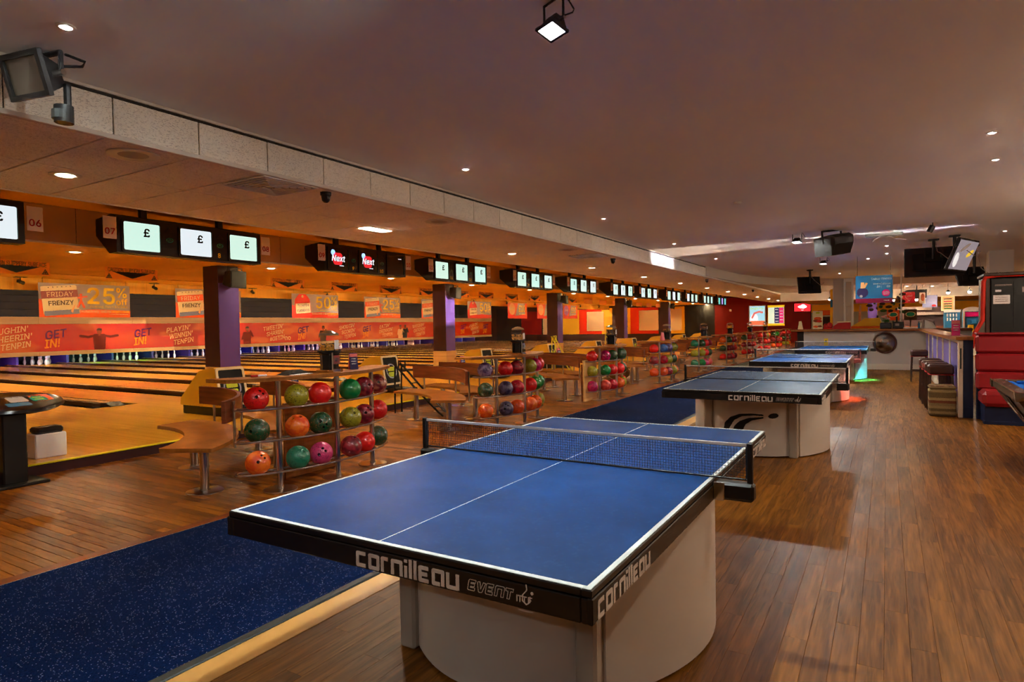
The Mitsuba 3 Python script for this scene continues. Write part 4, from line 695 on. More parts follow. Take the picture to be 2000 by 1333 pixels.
for u, z, a, b, m_ in ((3.66, 1.73, .20, .13, 'sign_white'), (3.62, 1.86, .07, .03, 'sign_white'), (3.68, 1.94, .2, .025, 'poster_grey'), (4.07, 1.87, .34, .08, 'poster_grey'), (4.06, 1.96, .18, .03, 'sign_white'), (4.05, 1.76, .17, .12, 'sticker_yellow'), (4.05, 1.63, .17, .12, 'sticker_yellow')):
    n_ = add('notice', bx(u - a / 2, u + a / 2, 10.243, 10.252, z - b / 2, z + b / 2), m_, ac)
    for q in range(3):
        if b > .1: add('print_line', bx(u - a * .38, u + a * .38, 10.241, 10.244, z + b * (.25 - .22 * q) - .004, z + b * (.25 - .22 * q) + .004), 'print_black' if m_ != 'sign_white' else 'poster_grey', n_)
# pool table
pt = thing('pool_table', 'dark brown pool table with blue cloth at the right edge', 'pool table')
def frus(x0, x1, y0, y1, z0, x2, x3, y2, y3, z1): return hull([(x, y, z0) for x in (x0, x1) for y in (y0, y1)] + [(x, y, z1) for x in (x2, x3) for y in (y2, y3)])
YA, YC = 5.62, 7.2; XA, XC = 3.19, 5.3
add('cabinet', frus(XA + .25, XC - .25, YA + .2, YC - .2, .34, XA + .02, XC - .02, YA + .02, YC - .02, .70), 'pool_brown', pt)
add('rail', bx(XA, XA + .12, YA, YC, .70, .78, .012), 'pool_brown', pt); add('rail', bx(XC - .12, XC, YA, YC, .70, .78, .012), 'pool_brown', pt); add('rail', bx(XA + .12, XC - .12, YA, YA + .12, .70, .78, .012), 'pool_brown', pt); add('rail', bx(XA + .12, XC - .12, YC - .12, YC, .70, .78, .012), 'pool_brown', pt)
add('bed_cloth', bx(XA + .12, XC - .12, YA + .12, YC - .12, .70, .745), 'felt_blue', pt)
for a in (bx(XA + .115, XA + .17, YA + .2, YC - .2, .742, .776, .01), bx(XA + .2, XC - .2, YC - .17, YC - .115, .742, .776, .01), bx(XA + .2, XC - .2, YA + .115, YA + .17, .742, .776, .01)): add('cushion', a, 'felt_blue', pt)
add('edge_trim', tube([(XA - .004, YA, .782), (XA - .004, YC, .782)], .008, 6), 'chrome', pt)
for y in (YA, YC): add('corner_cap', hull([(XA - .01, y + (-.012 if y == YA else -.1), .70), (XA + .1, y + (.1 if y == YA else .012), .70), (XA - .012, y + (.1 if y == YA else -.1), .785), (XA - .012, y, .785), (XA + .1, y, .785), (XA - .012, y, .72), (XA + .1, y, .72)]), 'chrome', pt)
for q in range(3): add('sight', cyl(XA + .06, YA + .4 + .39 * q, .779, .782, .012, 10), 'chrome', pt)
sl_ = lambda y, z, d=0: (XA + .02 + (.70 - z) / .36 * .23 - .004 - d, y, z)
add('coin_door', hull([sl_(y, z, d) for y in (6.55, 6.95) for z in (.44, .67) for d in (0, .008)]), 'pool_brown', pt); add('coin_slide', hull([sl_(y, z, d) for y in (6.22, 6.42) for z in (.41, .68) for d in (0, .012)]), 'black', pt); add('price_card', hull([sl_(y, z, d) for y in (6.62, 6.78) for z in (.47, .58) for d in (.008, .011)]), 'sign_white', pt); add('coin_lock', hull([sl_(y, z, d) for y in (6.3, 6.34) for z in (.53, .57) for d in (.012, .02)]), 'chrome', pt)
for x in (XA + .5, XC - .5):
    for y in (YA + .38, YC - .38): add('leg', frus(x - .09, x + .09, y - .09, y + .09, .08, x - .16, x + .16, y - .15, y + .15, .36), 'black', pt); add('foot', lathe([(0, 0), (.10, 0), (.09, .015), (.03, .045), (.02, .09), (0, .09)], 20, (x, y)), 'black_gloss', pt, 40)

# ------------------------------------------------------------------ hanging televisions, speaker, sign
def tv(name, c, w_, h_, yaw, tilt, label, screen=None, mount=None):
    t = thing('hanging_television', label, 'television'); M_ = tr(*c) @ rot((0, 0, 1), yaw) @ rot((1, 0, 0), tilt)   # local -y is the back
    add('shell', mv(bx(-w_ / 2, w_ / 2, -.03, .03, -h_ / 2, h_ / 2, .012), M_), 'black', t); add('rear_hump', mv(bx(-w_ * .36, w_ * .36, -.065, -.03, -h_ * .34, h_ * .26, .02), M_), 'print_black', t)
    sc_ = rect(w_ - .06, h_ - .06); fr_ = M_ @ frm((0, .0305, 0), (-1, 0, 0), (0, 0, 1)); s_ = add('screen', mv(sc_, fr_), 'black_gloss', t, emit=A((.75, .62, .68)) * .03 if screen else None, w=.3)
    if screen:
        for u, v, a, b, m_, e in ((.25, .05, .3, .1, 'sun_yellow', (.9, .6, .05)), (-.1, .15, .4, .08, 'poster_grey', (.2, .15, .12)), (-.3, -.1, .2, .3, 'paper', (.9, .9, .9))): put(s_, 'picture_patch', flat(affinity.rotate(affinity.scale(Point(0, 0).buffer(1, 8), a / 2, b / 2), 25), .002), fr_, u, v, .003, mat=m_, emit=e)
    for a in (-1, 1): add('bracket_rail', mv(bx(a * w_ * .14 - .02, a * w_ * .14 + .02, -.085, -.06, -h_ * .36, h_ * .36, .004), M_), 'black_gloss', t)
    add('bracket_bar', mv(bx(-w_ * .16, w_ * .16, -.12, -.08, -.04, .04, .006), M_), 'black_gloss', t)
    p_ = (M_ @ A([0, -.13, 0, 1]))[:3]; top = (p_[0], p_[1], 3.05); add('mast', tube([p_, (p_[0], p_[1], 3.06)], .03, 10), 'black', t, 60); add('ceiling_plate', bx(top[0] - .09, top[0] + .09, top[1] - .09, top[1] + .09, 3.02, 3.049, .006), 'black', t)
    add('cable', tube([(p_[0] + .03, p_[1] - .03, 3.0), (p_[0] + .06, p_[1] - .05, 2.8), (p_[0] + .12, p_[1] - .05, p_[2] + .1), (p_[0] + .3, p_[1] - .06, p_[2] - .08), (p_[0] + .4, p_[1] - .02, p_[2])], .008, 6), 'poster_grey', t, 60)
tv('a', (3.0, 13.75, 2.61), 1.0, .64, 0, -22, 'large black television hung with its back to the tables, left of the lit one')
tv('b', (3.42, 13.1, 2.66), 1.0, .62, -112, -22, 'television hung at the right with its lit screen turned sideways', screen=True)
tv('c', (3.78, 15.5, 2.38), .62, .46, 25, -26, 'smaller black television hung low at the right near the arcade cabinet')
tv('d', (.10, 20.2, 2.58), .66, .56, 18, -22, 'black television hung above the left end of the low white wall')
sp = thing('ceiling_speaker', 'big wedge shaped black loudspeaker hung from the ceiling over the third table', 'speaker'); M_ = tr(1.36, 10.9, 2.80) @ rot((0, 0, 1), -28) @ rot((1, 0, 0), 8)
pf = [(-.2, -.19), (.16, -.19), (.235, .0), (.24, .12), (.16, .17), (-.2, .13)]
add('cabinet', mv(hull([(x, -.2 if x < 0 else -.28, z) for x, z in pf] + [(x, .2 if x < 0 else .28, z) for x, z in pf]), M_), 'black', sp); add('bracket', mv(tube([(.02, -.28, .02), (.02, -.28, .24), (.02, .28, .24), (.02, .28, .02)], .018, 8), M_), 'black', sp, 60); add('rear_recess', mv(bx(-.206, -.19, -.14, .14, -.12, .06, .004), M_), 'screen_grey', sp); add('hanger', mv(cyl(.02, 0, .24, .27, .03), M_), 'black', sp)
s2 = thing('ceiling_speaker', 'black box loudspeaker hung under the slatted ceiling at the bar', 'speaker'); add('cabinet', hull([(x, y, z) for x in (2.9, 3.55) for y in (28.0, 28.4) for z in (2.30, 2.62)] + [(2.8, 28.2, 2.58), (2.8, 28.2, 2.4)]), 'black', s2); add('bracket', bx(3.2, 3.24, 28.15, 28.25, 2.6, 2.8, .004), 'black', s2)
tt = thing('table_tennis_sign', 'blue hanging table tennis price sign with a printed bat', 'sign'); fr_ = frm((1.92, 16.5, 2.22), (math.cos(.12), math.sin(.12), 0), (0, 0, 1)); Wt, Ht = .80, .68
add('board', mv(flat(sbox(-Wt / 2, -Ht / 2, Wt / 2, Ht / 2), .012), fr_), 'sign_blue', tt); put(tt, 'lower_band', rect(Wt, .11), fr_, 0, -Ht / 2 + .055, .0122, mat='sign_maroon'); put(tt, 'title_lettering', text2('TABLE TENNIS', .07), fr_, .16, .25, .0122, w=.44, mat='sign_white')
for u, a, b in ((.06, '30mins', '£5'), (.27, '60mins', '£8')): put(tt, 'price_lettering', text2(a, .05), fr_, u, .13, .0122, w=.17, mat='sign_white'); put(tt, 'price_lettering', text2(b, .05), fr_, u + .04, .06, .0122, w=.075, mat='sign_white')
put(tt, 'divider_line', rect(.004, .15), fr_, .165, .09, .0122, mat='sign_white'); put(tt, 'round_badge', flat(Point(0, 0).buffer(.088, 10), .003), fr_, .26, -.10, .0122, mat='magenta')
for q in range(3): put(tt, 'badge_lettering', rect([.11, .14, .11][q], .012), fr_, .26, -.07 - .03 * q, .0155, mat='sign_white')
put(tt, 'printed_bat', flat(affinity.scale(Point(0, 0).buffer(1, 12), .125, .125), .003), fr_, -.25, -.08, .0122, mat='tent_navy'); put(tt, 'printed_bat_handle', flat(Polygon([(-.04, 0), (.04, 0), (.05, .15), (-.03, .15)]), .003), fr_, -.25, .10, .0123, mat='peach'); put(tt, 'printed_bat_handle', flat(Polygon([(-.03, 0), (.03, 0), (.09, .12), (.04, .14)]), .003), fr_, -.19, .1, .0124, mat='peach'); put(tt, 'printed_ball', flat(Point(0, 0).buffer(.034, 8), .003), fr_, -.28, -.17, .0156, mat='sign_white'); put(tt, 'footer_lettering', text2('tenpin', .05), fr_, .27, -.285, .0155, w=.12, mat='sign_white')
for u in (-.36, .36): q = (fr_ @ A([u, .33, 0, 1]))[:3]; add('hanging_wire', tube([q, (q[0], q[1], 3.06)], .004, 5), 'duct_dark', tt)
co = thing('square_column', 'grey square column between the hanging televisions and the right wall', 'column'); add('shaft', bx(4.28, 4.75, 17.1, 17.55, 0, 3.05, .01), 'wall_grey', co)
pj = thing('ceiling_bracket', 'empty black ceiling bracket with loose cables beyond the big loudspeaker', 'bracket'); add('plate', bx(1.85, 2.45, 11.9, 12.1, 3.0, 3.049, .008), 'black', pj); add('cable', tube([(2.2, 12, 3.01), (2.35, 11.95, 2.93), (2.5, 11.9, 2.9)], .008, 5), 'sign_white', pj); add('cable', tube([(2.1, 12, 3.01), (2.0, 11.95, 2.94), (1.97, 11.9, 2.9)], .008, 5), 'sign_white', pj)

# ------------------------------------------------------------------ bar and things beyond the low wall
def box_thing(name, label, cat, parts, group=None):
    t = thing(name, label, cat, group)
    for nm, b, m_ in parts: add(nm, bx(*b) if isinstance(b, tuple) else b, m_, t)
    return t
box_thing('slide', 'yellow padded play slide behind the low wall', 'slide', [('body', hull([(1.24, 21, 0), (2.05, 21, 0), (1.24, 21, 1.26), (1.6, 21, 1.50), (2.0, 21, 1.52), (2.07, 21, 1.3), (1.24, 21.8, 0), (2.05, 21.8, 0), (1.24, 21.8, 1.26), (1.6, 21.8, 1.50), (2.0, 21.8, 1.52), (2.07, 21.8, 1.3)]), 'sun_yellow'), ('rim', bx(1.22, 2.08, 20.97, 21.0, 1.2, 1.26, .01), 'poster_orange')])
box_thing('red_counter_box', 'long red curved box on the ledge of the low wall', 'counter box', [('body', hull([(.80, 19.7, 1.19), (1.26, 19.7, 1.19), (.80, 19.7, 1.28), (.95, 19.7, 1.38), (1.26, 19.7, 1.40), (.8, 20.1, 1.19), (1.26, 20.1, 1.19), (.8, 20.1, 1.28), (.95, 20.1, 1.38), (1.26, 20.1, 1.40)]), 'red_paint'), ('top', bx(.9, 1.26, 19.68, 20.1, 1.39, 1.42, .01), 'cream')])
for q, (x, z) in enumerate(((.60, 1.27), (.70, 1.30))):
    t = thing('red_toy', f'small red rounded toy on the low wall ledge, {"left" if q == 0 else "right"} of two', 'toy'); add('body', mv(trimesh.creation.icosphere(2, .1), np.diag([.8, .8, 1.0, 1])), 'red_paint', t, True, mtx=tr(x, 19.9, z)); add('base', bx(x - .08, x + .08, 19.82, 19.98, 1.19, 1.22, .01), 'poster_red', t)
fp = box_thing('food_poster', 'tall food poster with burgers and fries standing on the left of the low wall', 'poster', [('board', (.2, .48, 20.25, 20.28, 1.19, 1.76, .004), 'cream')])
for u, z, a, c in ((.34, 1.52, .11, 'poster_orange'), (.3, 1.45, .09, 'skin_print'), (.38, 1.44, .08, 'poster_red'), (.28, 1.27, .07, 'poster_orange'), (.4, 1.28, .06, 'skin_print'), (.34, 1.7, .06, 'lime')): put(fp, 'printed_food', flat(affinity.scale(Point(0, 0).buffer(1, 7), a, a * .5), .002), FY(0, 20.25, 0), u, z, rng.random() * .0015, mat=c)
v = thing('flower_pot', 'dark flower pot with pink flowers standing on the low wall ledge', 'flower pot'); add('pot', bx(2.02, 2.32, 19.7, 20.0, 1.19, 1.36, .02), 'pot_dark', v); add('soil', bx(2.04, 2.30, 19.72, 19.98, 1.35, 1.365), 'duct_dark', v)
for q in range(9):
    a = q * 2.4; x, y, z = 2.17 + .09 * math.cos(a), 19.85 + .08 * math.sin(a), 1.48 + .13 * ((q * .37) % 1); add('stem', tube([(2.17 + .03 * math.cos(a), 19.85, 1.36), (x, y, z)], .005, 5), 'leaf', v); add('leaf', mv(trimesh.creation.icosphere(1, .05), np.diag([.9, .4, .5, 1])), 'leaf', v, True, mtx=tr(x * .6 + .868, 19.82, 1.40 + .02 * (q % 3), a))
    add('bloom', mv(trimesh.creation.icosphere(1, .032), np.diag([1, 1, .8, 1])), 'petal', v, True, mtx=tr(x, y, z))
box_thing('dark_console_box', 'dark box with small lit labels right of the flower pot on the ledge', 'box', [('body', (2.34, 2.62, 19.75, 20.05, 1.19, 1.39, .015), 'black'), ('label', (2.40, 2.50, 19.742, 19.752, 1.27, 1.34), 'poster_grey')])
box_thing('paper_stack', 'flat white stack of paper on the ledge right of the flowers', 'paper stack', [('sheet', (2.6 , 2.95, 19.6, 19.9, 1.19 + .012 * q, 1.20 + .012 * q, .002), 'paper') for q in range(3)])
box_thing('paper_bag', 'crumpled white paper bag on the right end of the ledge', 'bag', [('bag', hull([(3.08, 19.7, 1.19), (3.4, 19.7, 1.19), (3.12, 19.72, 1.42), (3.3, 19.75, 1.36), (3.08, 20, 1.19), (3.4, 20, 1.19), (3.14, 19.9, 1.44), (3.33, 19.9, 1.33)]), 'paper'), ('fold', hull([(3.02, 19.65, 1.19), (3.1, 19.65, 1.19), (3.08, 19.65, 1.45), (3.05, 19.8, 1.19), (3.12, 19.8, 1.42)]), 'poster_grey')])
for q, x in enumerate((2.99, 3.04, 3.35)): t = thing('condiment_bottle', f'small bottle among the papers on the bar ledge, {["left", "middle", "right"][q]} of three', 'bottle', 'bottles on the bar ledge'); add('body', lathe([(0, 1.19), (.026, 1.19), (.026, 1.31), (.01, 1.35), (.01, 1.38), (0, 1.38)], 10, (x, 20.05)), ['sign_blue', 'paper', 'pot_dark'][q], t, 40); add('cap', cyl(x, 20.05, 1.38, 1.40, .012, 8), 'black', t)
pf_ = thing('slip_sign', 'pale pair of shoes ornament on the left end of the ledge', 'ornament'); add('body', hull([(-.2, 19.9, 1.19), (-.05, 19.9, 1.19), (-.16, 19.9, 1.45), (-.09, 19.9, 1.45), (-.2, 20.0, 1.19), (-.05, 20, 1.19)]), 'cream', pf_)
box_thing('white_door_frame', 'white framed doorway beside a grey pillar behind the low wall', 'door frame', [('pillar', (.70, 1.0, 21.4, 21.7, 0, 2.8, .006), 'wall_grey'), ('jamb', (1.0, 1.06, 21.38, 21.5, 0, 2.8, .006), 'paper'), ('jamb', (1.22, 1.28, 21.38, 21.5, 0, 2.8, .006), 'paper'), ('leaf', (1.06, 1.22, 21.46, 21.5, 0, 2.7, .004), 'wall_cream'), ('header', (1.0, 1.28, 21.38, 21.5, 2.7, 2.8, .004), 'paper'), ('box', (1.05, 1.23, 21.36, 21.46, 1.9, 2.45, .01), 'wall_cream')])
bn = thing('yellow_banner', 'narrow yellow feather banner beside the grey pillar', 'banner'); add('cloth', hull([(.56, 22, 1.3), (.64, 22, 1.3), (.57, 22, 2.5), (.66, 22, 2.5), (.66, 22.01, 2.4), (.58, 22.01, 1.4)]), 'sun_yellow', bn); add('pole', tube([(.66, 22, 0), (.66, 22, 2.55)], .012, 6), 'steel', bn); add('tip', bx(.575, .64, 21.99, 22.02, 1.9, 2.15), 'sign_blue', bn)
for q, x in enumerate((2.56,)): t = thing('slim_post', 'slim white pole rising from the low wall ledge to the ceiling', 'post'); add('pole', cyl(x, 20.2, 1.19, 2.8, .018, 10), 'paper', t); add('collar', cyl(x, 20.2, 1.19, 1.22, .04, 10), 'chrome', t)
pc_ = thing('purple_column', 'wide dark purple column behind the table tennis sign', 'column'); add('shaft', bx(1.53, 1.86, 27.8, 28.2, 0, 2.8, .008), 'pillar_purple', pc_); add('skirting', bx(1.51, 1.88, 27.78, 28.22, 0, .15, .006), 'pillar_dark', pc_)
hs = thing('hanging_bar_sign', 'small crimson hanging sign with white script above the bar', 'sign'); fr_ = FY(2.95, 28, 2.32); add('board', mv(flat(sbox(-.21, -.22, .21, .22), .01), fr_), 'sign_red', hs); put(hs, 'script_lettering', text2('Limo', .14), fr_, 0, .06, .0102, w=.24, rotd=12, shear=.2, mat='paper'); put(hs, 'arc_line', flat(Point(0, 0).buffer(.14, 12).difference(Point(0, 0).buffer(.125, 12)).difference(sbox(-.2, -.09, .2, .09)), .002), fr_, 0, .06, .0102, mat='paper'); put(hs, 'dots', rect(.08, .03), fr_, 0, -.13, .0102, mat='paper')
for u in (-.18, .18): add('hanging_wire', tube([(2.95 + u, 28, 2.54), (2.95 + u, 28, 2.81)], .004, 4), 'black', hs)
h2 = thing('hanging_food_sign', 'small hanging white sign with printed food right of the crimson sign', 'sign'); fr_ = FY(3.4, 28, 2.28); add('board', mv(flat(sbox(-.1, -.22, .1, .22), .01), fr_), 'paper', h2); put(h2, 'printed_food', flat(affinity.scale(Point(0, 0).buffer(1, 7), .06, .15), .002), fr_, .01, .03, .0102, mat='skin_print'); add('hanging_wire', tube([(3.4, 28, 2.5), (3.4, 28, 2.81)], .004, 4), 'black', h2)
mb = thing('menu_board', 'grey hanging menu board with a red spot behind the bar', 'menu board'); fr_ = FY(3.72, 29.5, 2.18); add('board', mv(flat(sbox(-.26, -.25, .26, .25), .02), fr_), 'poster_blue', mb); put(mb, 'red_spot', flat(affinity.scale(Point(0, 0).buffer(1, 8), .08, .05), .002), fr_, .14, -.18, .0202, mat='sign_red'); [put(mb, 'print_line', rect(.4, .012), fr_, 0, .18 - .06 * q, .0202, mat='poster_grey') for q in range(5)]; add('hanging_wire', tube([(3.72, 29.5, 2.43), (3.72, 29.5, 2.81)], .005, 4), 'black', mb)
fm = thing('framed_poster', 'cream framed poster with dark lettering right of the menu board', 'poster'); fr_ = FY(4.4, 30.5, 2.1); add('frame', mv(flat(sbox(-.24, -.32, .24, .32), .03), fr_), 'cream', fm); put(fm, 'print_area', rect(.38, .52), fr_, 0, 0, .0302, mat='peach'); [put(fm, 'print_line', rect(.28, .05), fr_, 0, .18 - .1 * q, .0325, mat=['print_brown', 'sign_red', 'print_brown', 'leaf', 'leaf'][q]) for q in range(5)]
for nm, x0, x1, lbl in (('arch_game', 4.75, 5.35, 'white arched prize machine with a colourful header at the far right'), ('arch_game', 5.5, 6.1, 'second white arched prize machine partly hidden by the red trimmed cabinet')):
    t = thing(nm, lbl, 'prize machine'); xm = (x0 + x1) / 2; add('arch', mv(flat(unary_union([sbox(-.3, 0, .3, 1.75), affinity.scale(Point(0, 1.75).buffer(.3, 12), 1, .5)]).difference(sbox(-.24, .7, .24, 1.72)), .1), FY(xm, 28.6, 0)), 'paper', t); add('case', bx(x0 + .02, x1 - .02, 28.62, 29.2, 0, 1.74), 'vend_blue', t); add('header', bx(xm - .23, xm + .23, 28.55, 28.61, 1.52, 1.70), 'magenta', t); add('prize', bx(xm - .15, xm + .05, 28.52, 28.62, .9, 1.2, .03), 'sun_yellow', t); add('prize', bx(xm - .05, xm + .15, 28.5, 28.6, 1.22, 1.4, .03), 'sign_blue', t)
ve = thing('vending_cabinet', 'dark blue vending cabinet with white bottle rows at the bar', 'vending cabinet'); add('body', bx(4.2, 4.72, 29.2, 29.8, 0, 1.74, .02), 'vend_blue', ve); add('header', bx(4.18, 4.74, 29.17, 29.25, 1.7, 1.8, .01), 'paper', ve); [add('bottle_print', bx(4.27 + .1 * a, 4.32 + .1 * a, 29.19, 29.205, 1.36 + .17 * b, 1.48 + .17 * b, .004), 'paper', ve) for a in range(4) for b in range(2)]
bc = thing('bar_canopy', 'dark purple bar with grey canopy bands at the back of the hall', 'bar'); add('back', bx(2.7, 4.6, 31.6, 31.9, 0, 2.0), 'pillar_dark', bc); add('canopy_band', bx(2.6, 3.9, 31.0 + .45, 31.6, 1.85, 2.0, .01), 'poster_grey', bc); add('canopy_band', bx(3.3, 4.6, 31.3, 31.6, 1.62, 1.75, .01), 'poster_grey', bc); add('counter', bx(2.4, 4.6, 30.2, 30.7, 0, 1.15, .01), 'dark_wood', bc)
for q, x in enumerate((2.05, 2.6)):
    t = thing('snack_board', f'framed snack board with a teal oval behind the bar ledge, {"left" if q == 0 else "right"} one', 'board'); fr_ = FY(x + .35, 26, 1.62); add('board', mv(flat(sbox(-.2, -.2, .2, .2), .03), fr_), 'poster_orange' if q == 0 else 'print_brown', t); put(t, 'oval', flat(affinity.scale(Point(0, 0).buffer(1, 10), .12, .07), .002), fr_, 0, .02, .0305, mat='teal'); put(t, 'oval_rim', flat(affinity.scale(Point(0, 0).buffer(1, 10), .16, .1).difference(affinity.scale(Point(0, 0).buffer(1, 10), .13, .08)), .002), fr_, 0, .02, .0305, mat='cream'); add('stand', bx(x + .33, x + .37, 26.03, 26.06, 0, 1.45, .004), 'black', t)
for q, (x, y, z) in enumerate(((1.9, 22.5, 1.6), (2.45, 22.9, 1.55))):
    t = thing('dark_plant', f'dark leafy plant behind the low wall, {"left" if q == 0 else "right"} of the pole', 'plant'); add('trunk', tube([(x, y, 0), (x + .03, y, z)], .03, 6), 'duct_dark', t)
    for j in range(14): a = j * 2.4; add('leaf', mv(trimesh.creation.icosphere(1, .10), np.diag([1, .3, .5, 1])), 'wall_brown' if j % 3 else 'leaf', t, True, mtx=tr(x + .2 * math.cos(a), y + .15 * math.sin(a), z + .15 + .045 * j, a))
box_thing('fruit_machine', 'dark fruit machine with a red header behind the food poster', 'fruit machine', [('body', (.5, .95, 24.2, 24.8, 0, 1.62, .02), 'black'), ('header', (.52, .93, 24.15, 24.25, 1.68, 1.9, .02), 'poster_red'), ('screen', (.58, .88, 24.18, 24.21, 1.25, 1.5, .01), 'screen_grey')])
box_thing('fruit_machine', 'fruit machine with an orange top at the left behind the low wall', 'fruit machine', [('body', (-.1, .4, 25.2, 25.8, 0, 1.6, .02), 'wall_brown'), ('header', (-.08, .38, 25.15, 25.25, 1.66, 1.85, .02), 'poster_orange')])
box_thing('wooden_arch', 'leaning tan wooden board behind the yellow slide', 'board', [('board', hull([(1.28, 22.6, 0), (1.42, 22.6, 0), (1.40, 22.6, 1.95), (1.46, 22.6, 1.95), (1.28, 22.64, 0), (1.42, 22.64, 0), (1.40, 22.64, 1.95), (1.46, 22.64, 1.95)]), 'wood')])
# lit posters on the far red wall
lp = thing('lit_poster', 'backlit blue fun poster on the far red wall, left of two', 'lit poster'); fr_ = FY(-5.49, YB - .06, 1.86); add('frame', mv(flat(sbox(-.55, -.72, .55, .72), .06), FY(-5.49, YB, 1.86)), 'paper', lp); put(lp, 'sheet', rect(1.0, 1.34), fr_, 0, 0, .0005, mat='paper', emit=(.25, .85, 1.1))
put(lp, 'arc_print', flat(LineString([(-.35, -.2), (-.2, .1), (.1, .2), (.3, .15)]).buffer(.06), .003), fr_, 0, .08, .003, mat='red_paint', emit=(1.0, .25, .2)); put(lp, 'title_lettering', text2('Bright Fun', .2), fr_, 0, .5, .003, w=.85, mat='lime', emit=(.7, 1.1, .2)); put(lp, 'lower_print', rect(.95, .3), fr_, 0, -.5, .003, mat='poster_red', emit=(1.0, .25, .1)); put(lp, 'wave_print', flat(affinity.scale(Point(0, 0).buffer(1, 8), .25, .35), .003), fr_, -.2, -.2, .002, mat='paper', emit=(1.3, 1.3, 1.3))
l2 = thing('lit_poster', 'backlit yellow framed menu poster on the far red wall, right of two', 'lit poster'); fr_ = FY(-4.28, YB - .06, 1.86); add('frame', mv(flat(sbox(-.55, -.72, .55, .72), .06), FY(-4.28, YB, 1.86)), 'sun_yellow', l2); put(l2, 'sheet', rect(1.0, 1.1), fr_, 0, 0, .0005, mat='paper', emit=(.75, 1.0, .75)); put(l2, 'dark_column', rect(.3, 1.05), fr_, .05, 0, .003, mat='tent_navy', emit=(.05, .05, .12)); put(l2, 'pink_column', rect(.28, 1.05), fr_, .34, 0, .003, mat='magenta', emit=(.9, .05, .2)); [put(l2, 'print_line', rect(.2, .04), fr_, [.05, .34][q % 2], .4 - .1 * q, .0055, mat='paper', emit=(.8, .8, .8)) for q in range(9)]; put(l2, 'yellow_edge', rect(1.04, .12), fr_, 0, .62, .003, mat='sun_yellow', emit=(1.0, .7, .02)); put(l2, 'yellow_edge', rect(1.04, .12), fr_, 0, -.62, .003, mat='sun_yellow', emit=(1.0, .7, .02))
l3 = thing('lit_sign', 'glowing red sign with a white splash logo on the far red wall', 'lit sign'); fr_ = FY(-2.64, YB - .06, 2.36); add('frame', mv(flat(sbox(-.52, -.29, .52, .29), .06), FY(-2.64, YB, 2.36)), 'black', l3); put(l3, 'face', rect(1.0, .54), fr_, 0, 0, .0005, mat='red_paint', emit=(1.3, .04, .06)); put(l3, 'splash_logo', flat(affinity.scale(Point(0, 0).buffer(1, 8), .28, .11).union(affinity.scale(Point(.05, .02).buffer(1, 8), .16, .15)), .003), fr_, 0, .06, .003, mat='paper', emit=(2.5, 2.3, 2.3)); put(l3, 'dots', rect(.16, .04), fr_, 0, -.18, .003, mat='paper', emit=(1.2, 1, 1))
add('exit_sensor', bx(-7.35, -7.2, YB - .06, YB, 2.2, 2.35, .01), 'sign_white', label='small white box high on the far red wall', cat='sensor')

# ------------------------------------------------------------------ lamps
def downlight(x, y, z, col, Lr, label, group, r=.05, w=.6):
    t = thing('downlight', label, 'downlight', group)
    add('trim_ring', lathe([(r, z + .006), (r + .002, z - .001), (r * 1.2, z - .005), (r * 1.75, z - .003), (r * 1.8, z + .004)], 20, (x, y)), 'lamp_trim', t, 40)
    q = .55 * r if r < .03 else .22 * r; add('lamp', lathe([(0, z - q), (r * .5, z - q * .9), (r * .85, z - q * .55), (r, z), (r, z + .004), (0, z + .004)], 16, (x, y)), 'paper', t, True, emit=A(col) * Lr, w=w)
for k, y in enumerate((-3.45, .137, 3.72, 7.31, 10.94, 14.5)): downlight(-1.45, y, 3.046, COOL if k < 3 else WARM, L_DOWN * .7, f'{OW[k]} recessed downlight from the near end in the high ceiling by the bulkhead', 'downlights by the bulkhead', .025)
for k, (x, y) in enumerate(((3.0, -2.0), (2.98, 1.7), (2.97, 5.26), (3.13, 6.42), (2.2, 14.2), (2.2, 16.05), (1.78, 17.2), (.83, 22.4), (4.05, 13.0))): downlight(x, y, 3.046, WARM, L_DOWN * (1.1 if k < 4 else .7), f'{OW[k]} recessed downlight from the near end on the right of the high ceiling', 'downlights on the right', .025)
for k in range(12):
    y = 1.03 + 3.53 * k
    if k == 1:
        t = thing('panel_light', 'small rectangular recessed light in the low ceiling', 'ceiling light'); add('frame', bx(-3.63, -3.42, 4.37, 4.86, 2.741, 2.747, .002), 'lamp_trim', t); add('diffuser', bx(-3.61, -3.44, 4.40, 4.83, 2.735, 2.742), 'paper', t, emit=A(WARM) * L_LOW * .45); continue
    downlight(-3.53, y, 2.742, WARMER, L_LOW, f'{OW[k]} warm downlight from the near end in the low tiled ceiling', 'downlights in the low ceiling', .065)
for k in range(12):
    downlight(-8.9, 3.5 + 3.7 * k, 2.747, WARMER, L_LANE, f'{OW[k]} warm downlight from the left in the yellow lane ceiling', 'downlights over the lanes', .07)
for k in range(12):
    t = thing('batten_light', f'{OW[k]} strip light from the left behind the yellow ceiling lip', 'strip light', 'strip lights over the lanes'); y = 3.6 + 3.55 * k
    add('body', bx(-13.42, -13.34, y - .6, y + .6, 2.82, 2.868, .004), 'paper', t); add('tube', tube([(-13.38, y - .58, 2.80), (-13.38, y + .58, 2.80)], .014, 6), 'paper', t, emit=A(WARMER) * L_COVE, w=.5)
for k in range(8):
    t = thing('mask_light', f'{OW[k]} strip light from the left behind the tan bulkhead', 'strip light', 'strip lights on the masking unit'); y = 5.5 + 5.3 * k
    add('body', bx(-17.0, -16.85, y - 1.2, y + 1.2, 3.22, 3.30, .004), 'paper', t); add('tube', tube([(-16.95, y - 1.15, 3.18), (-16.95, y + 1.15, 3.18)], .03, 6), 'paper', t, emit=A(WARM) * L_MASK * 5, w=1.0)
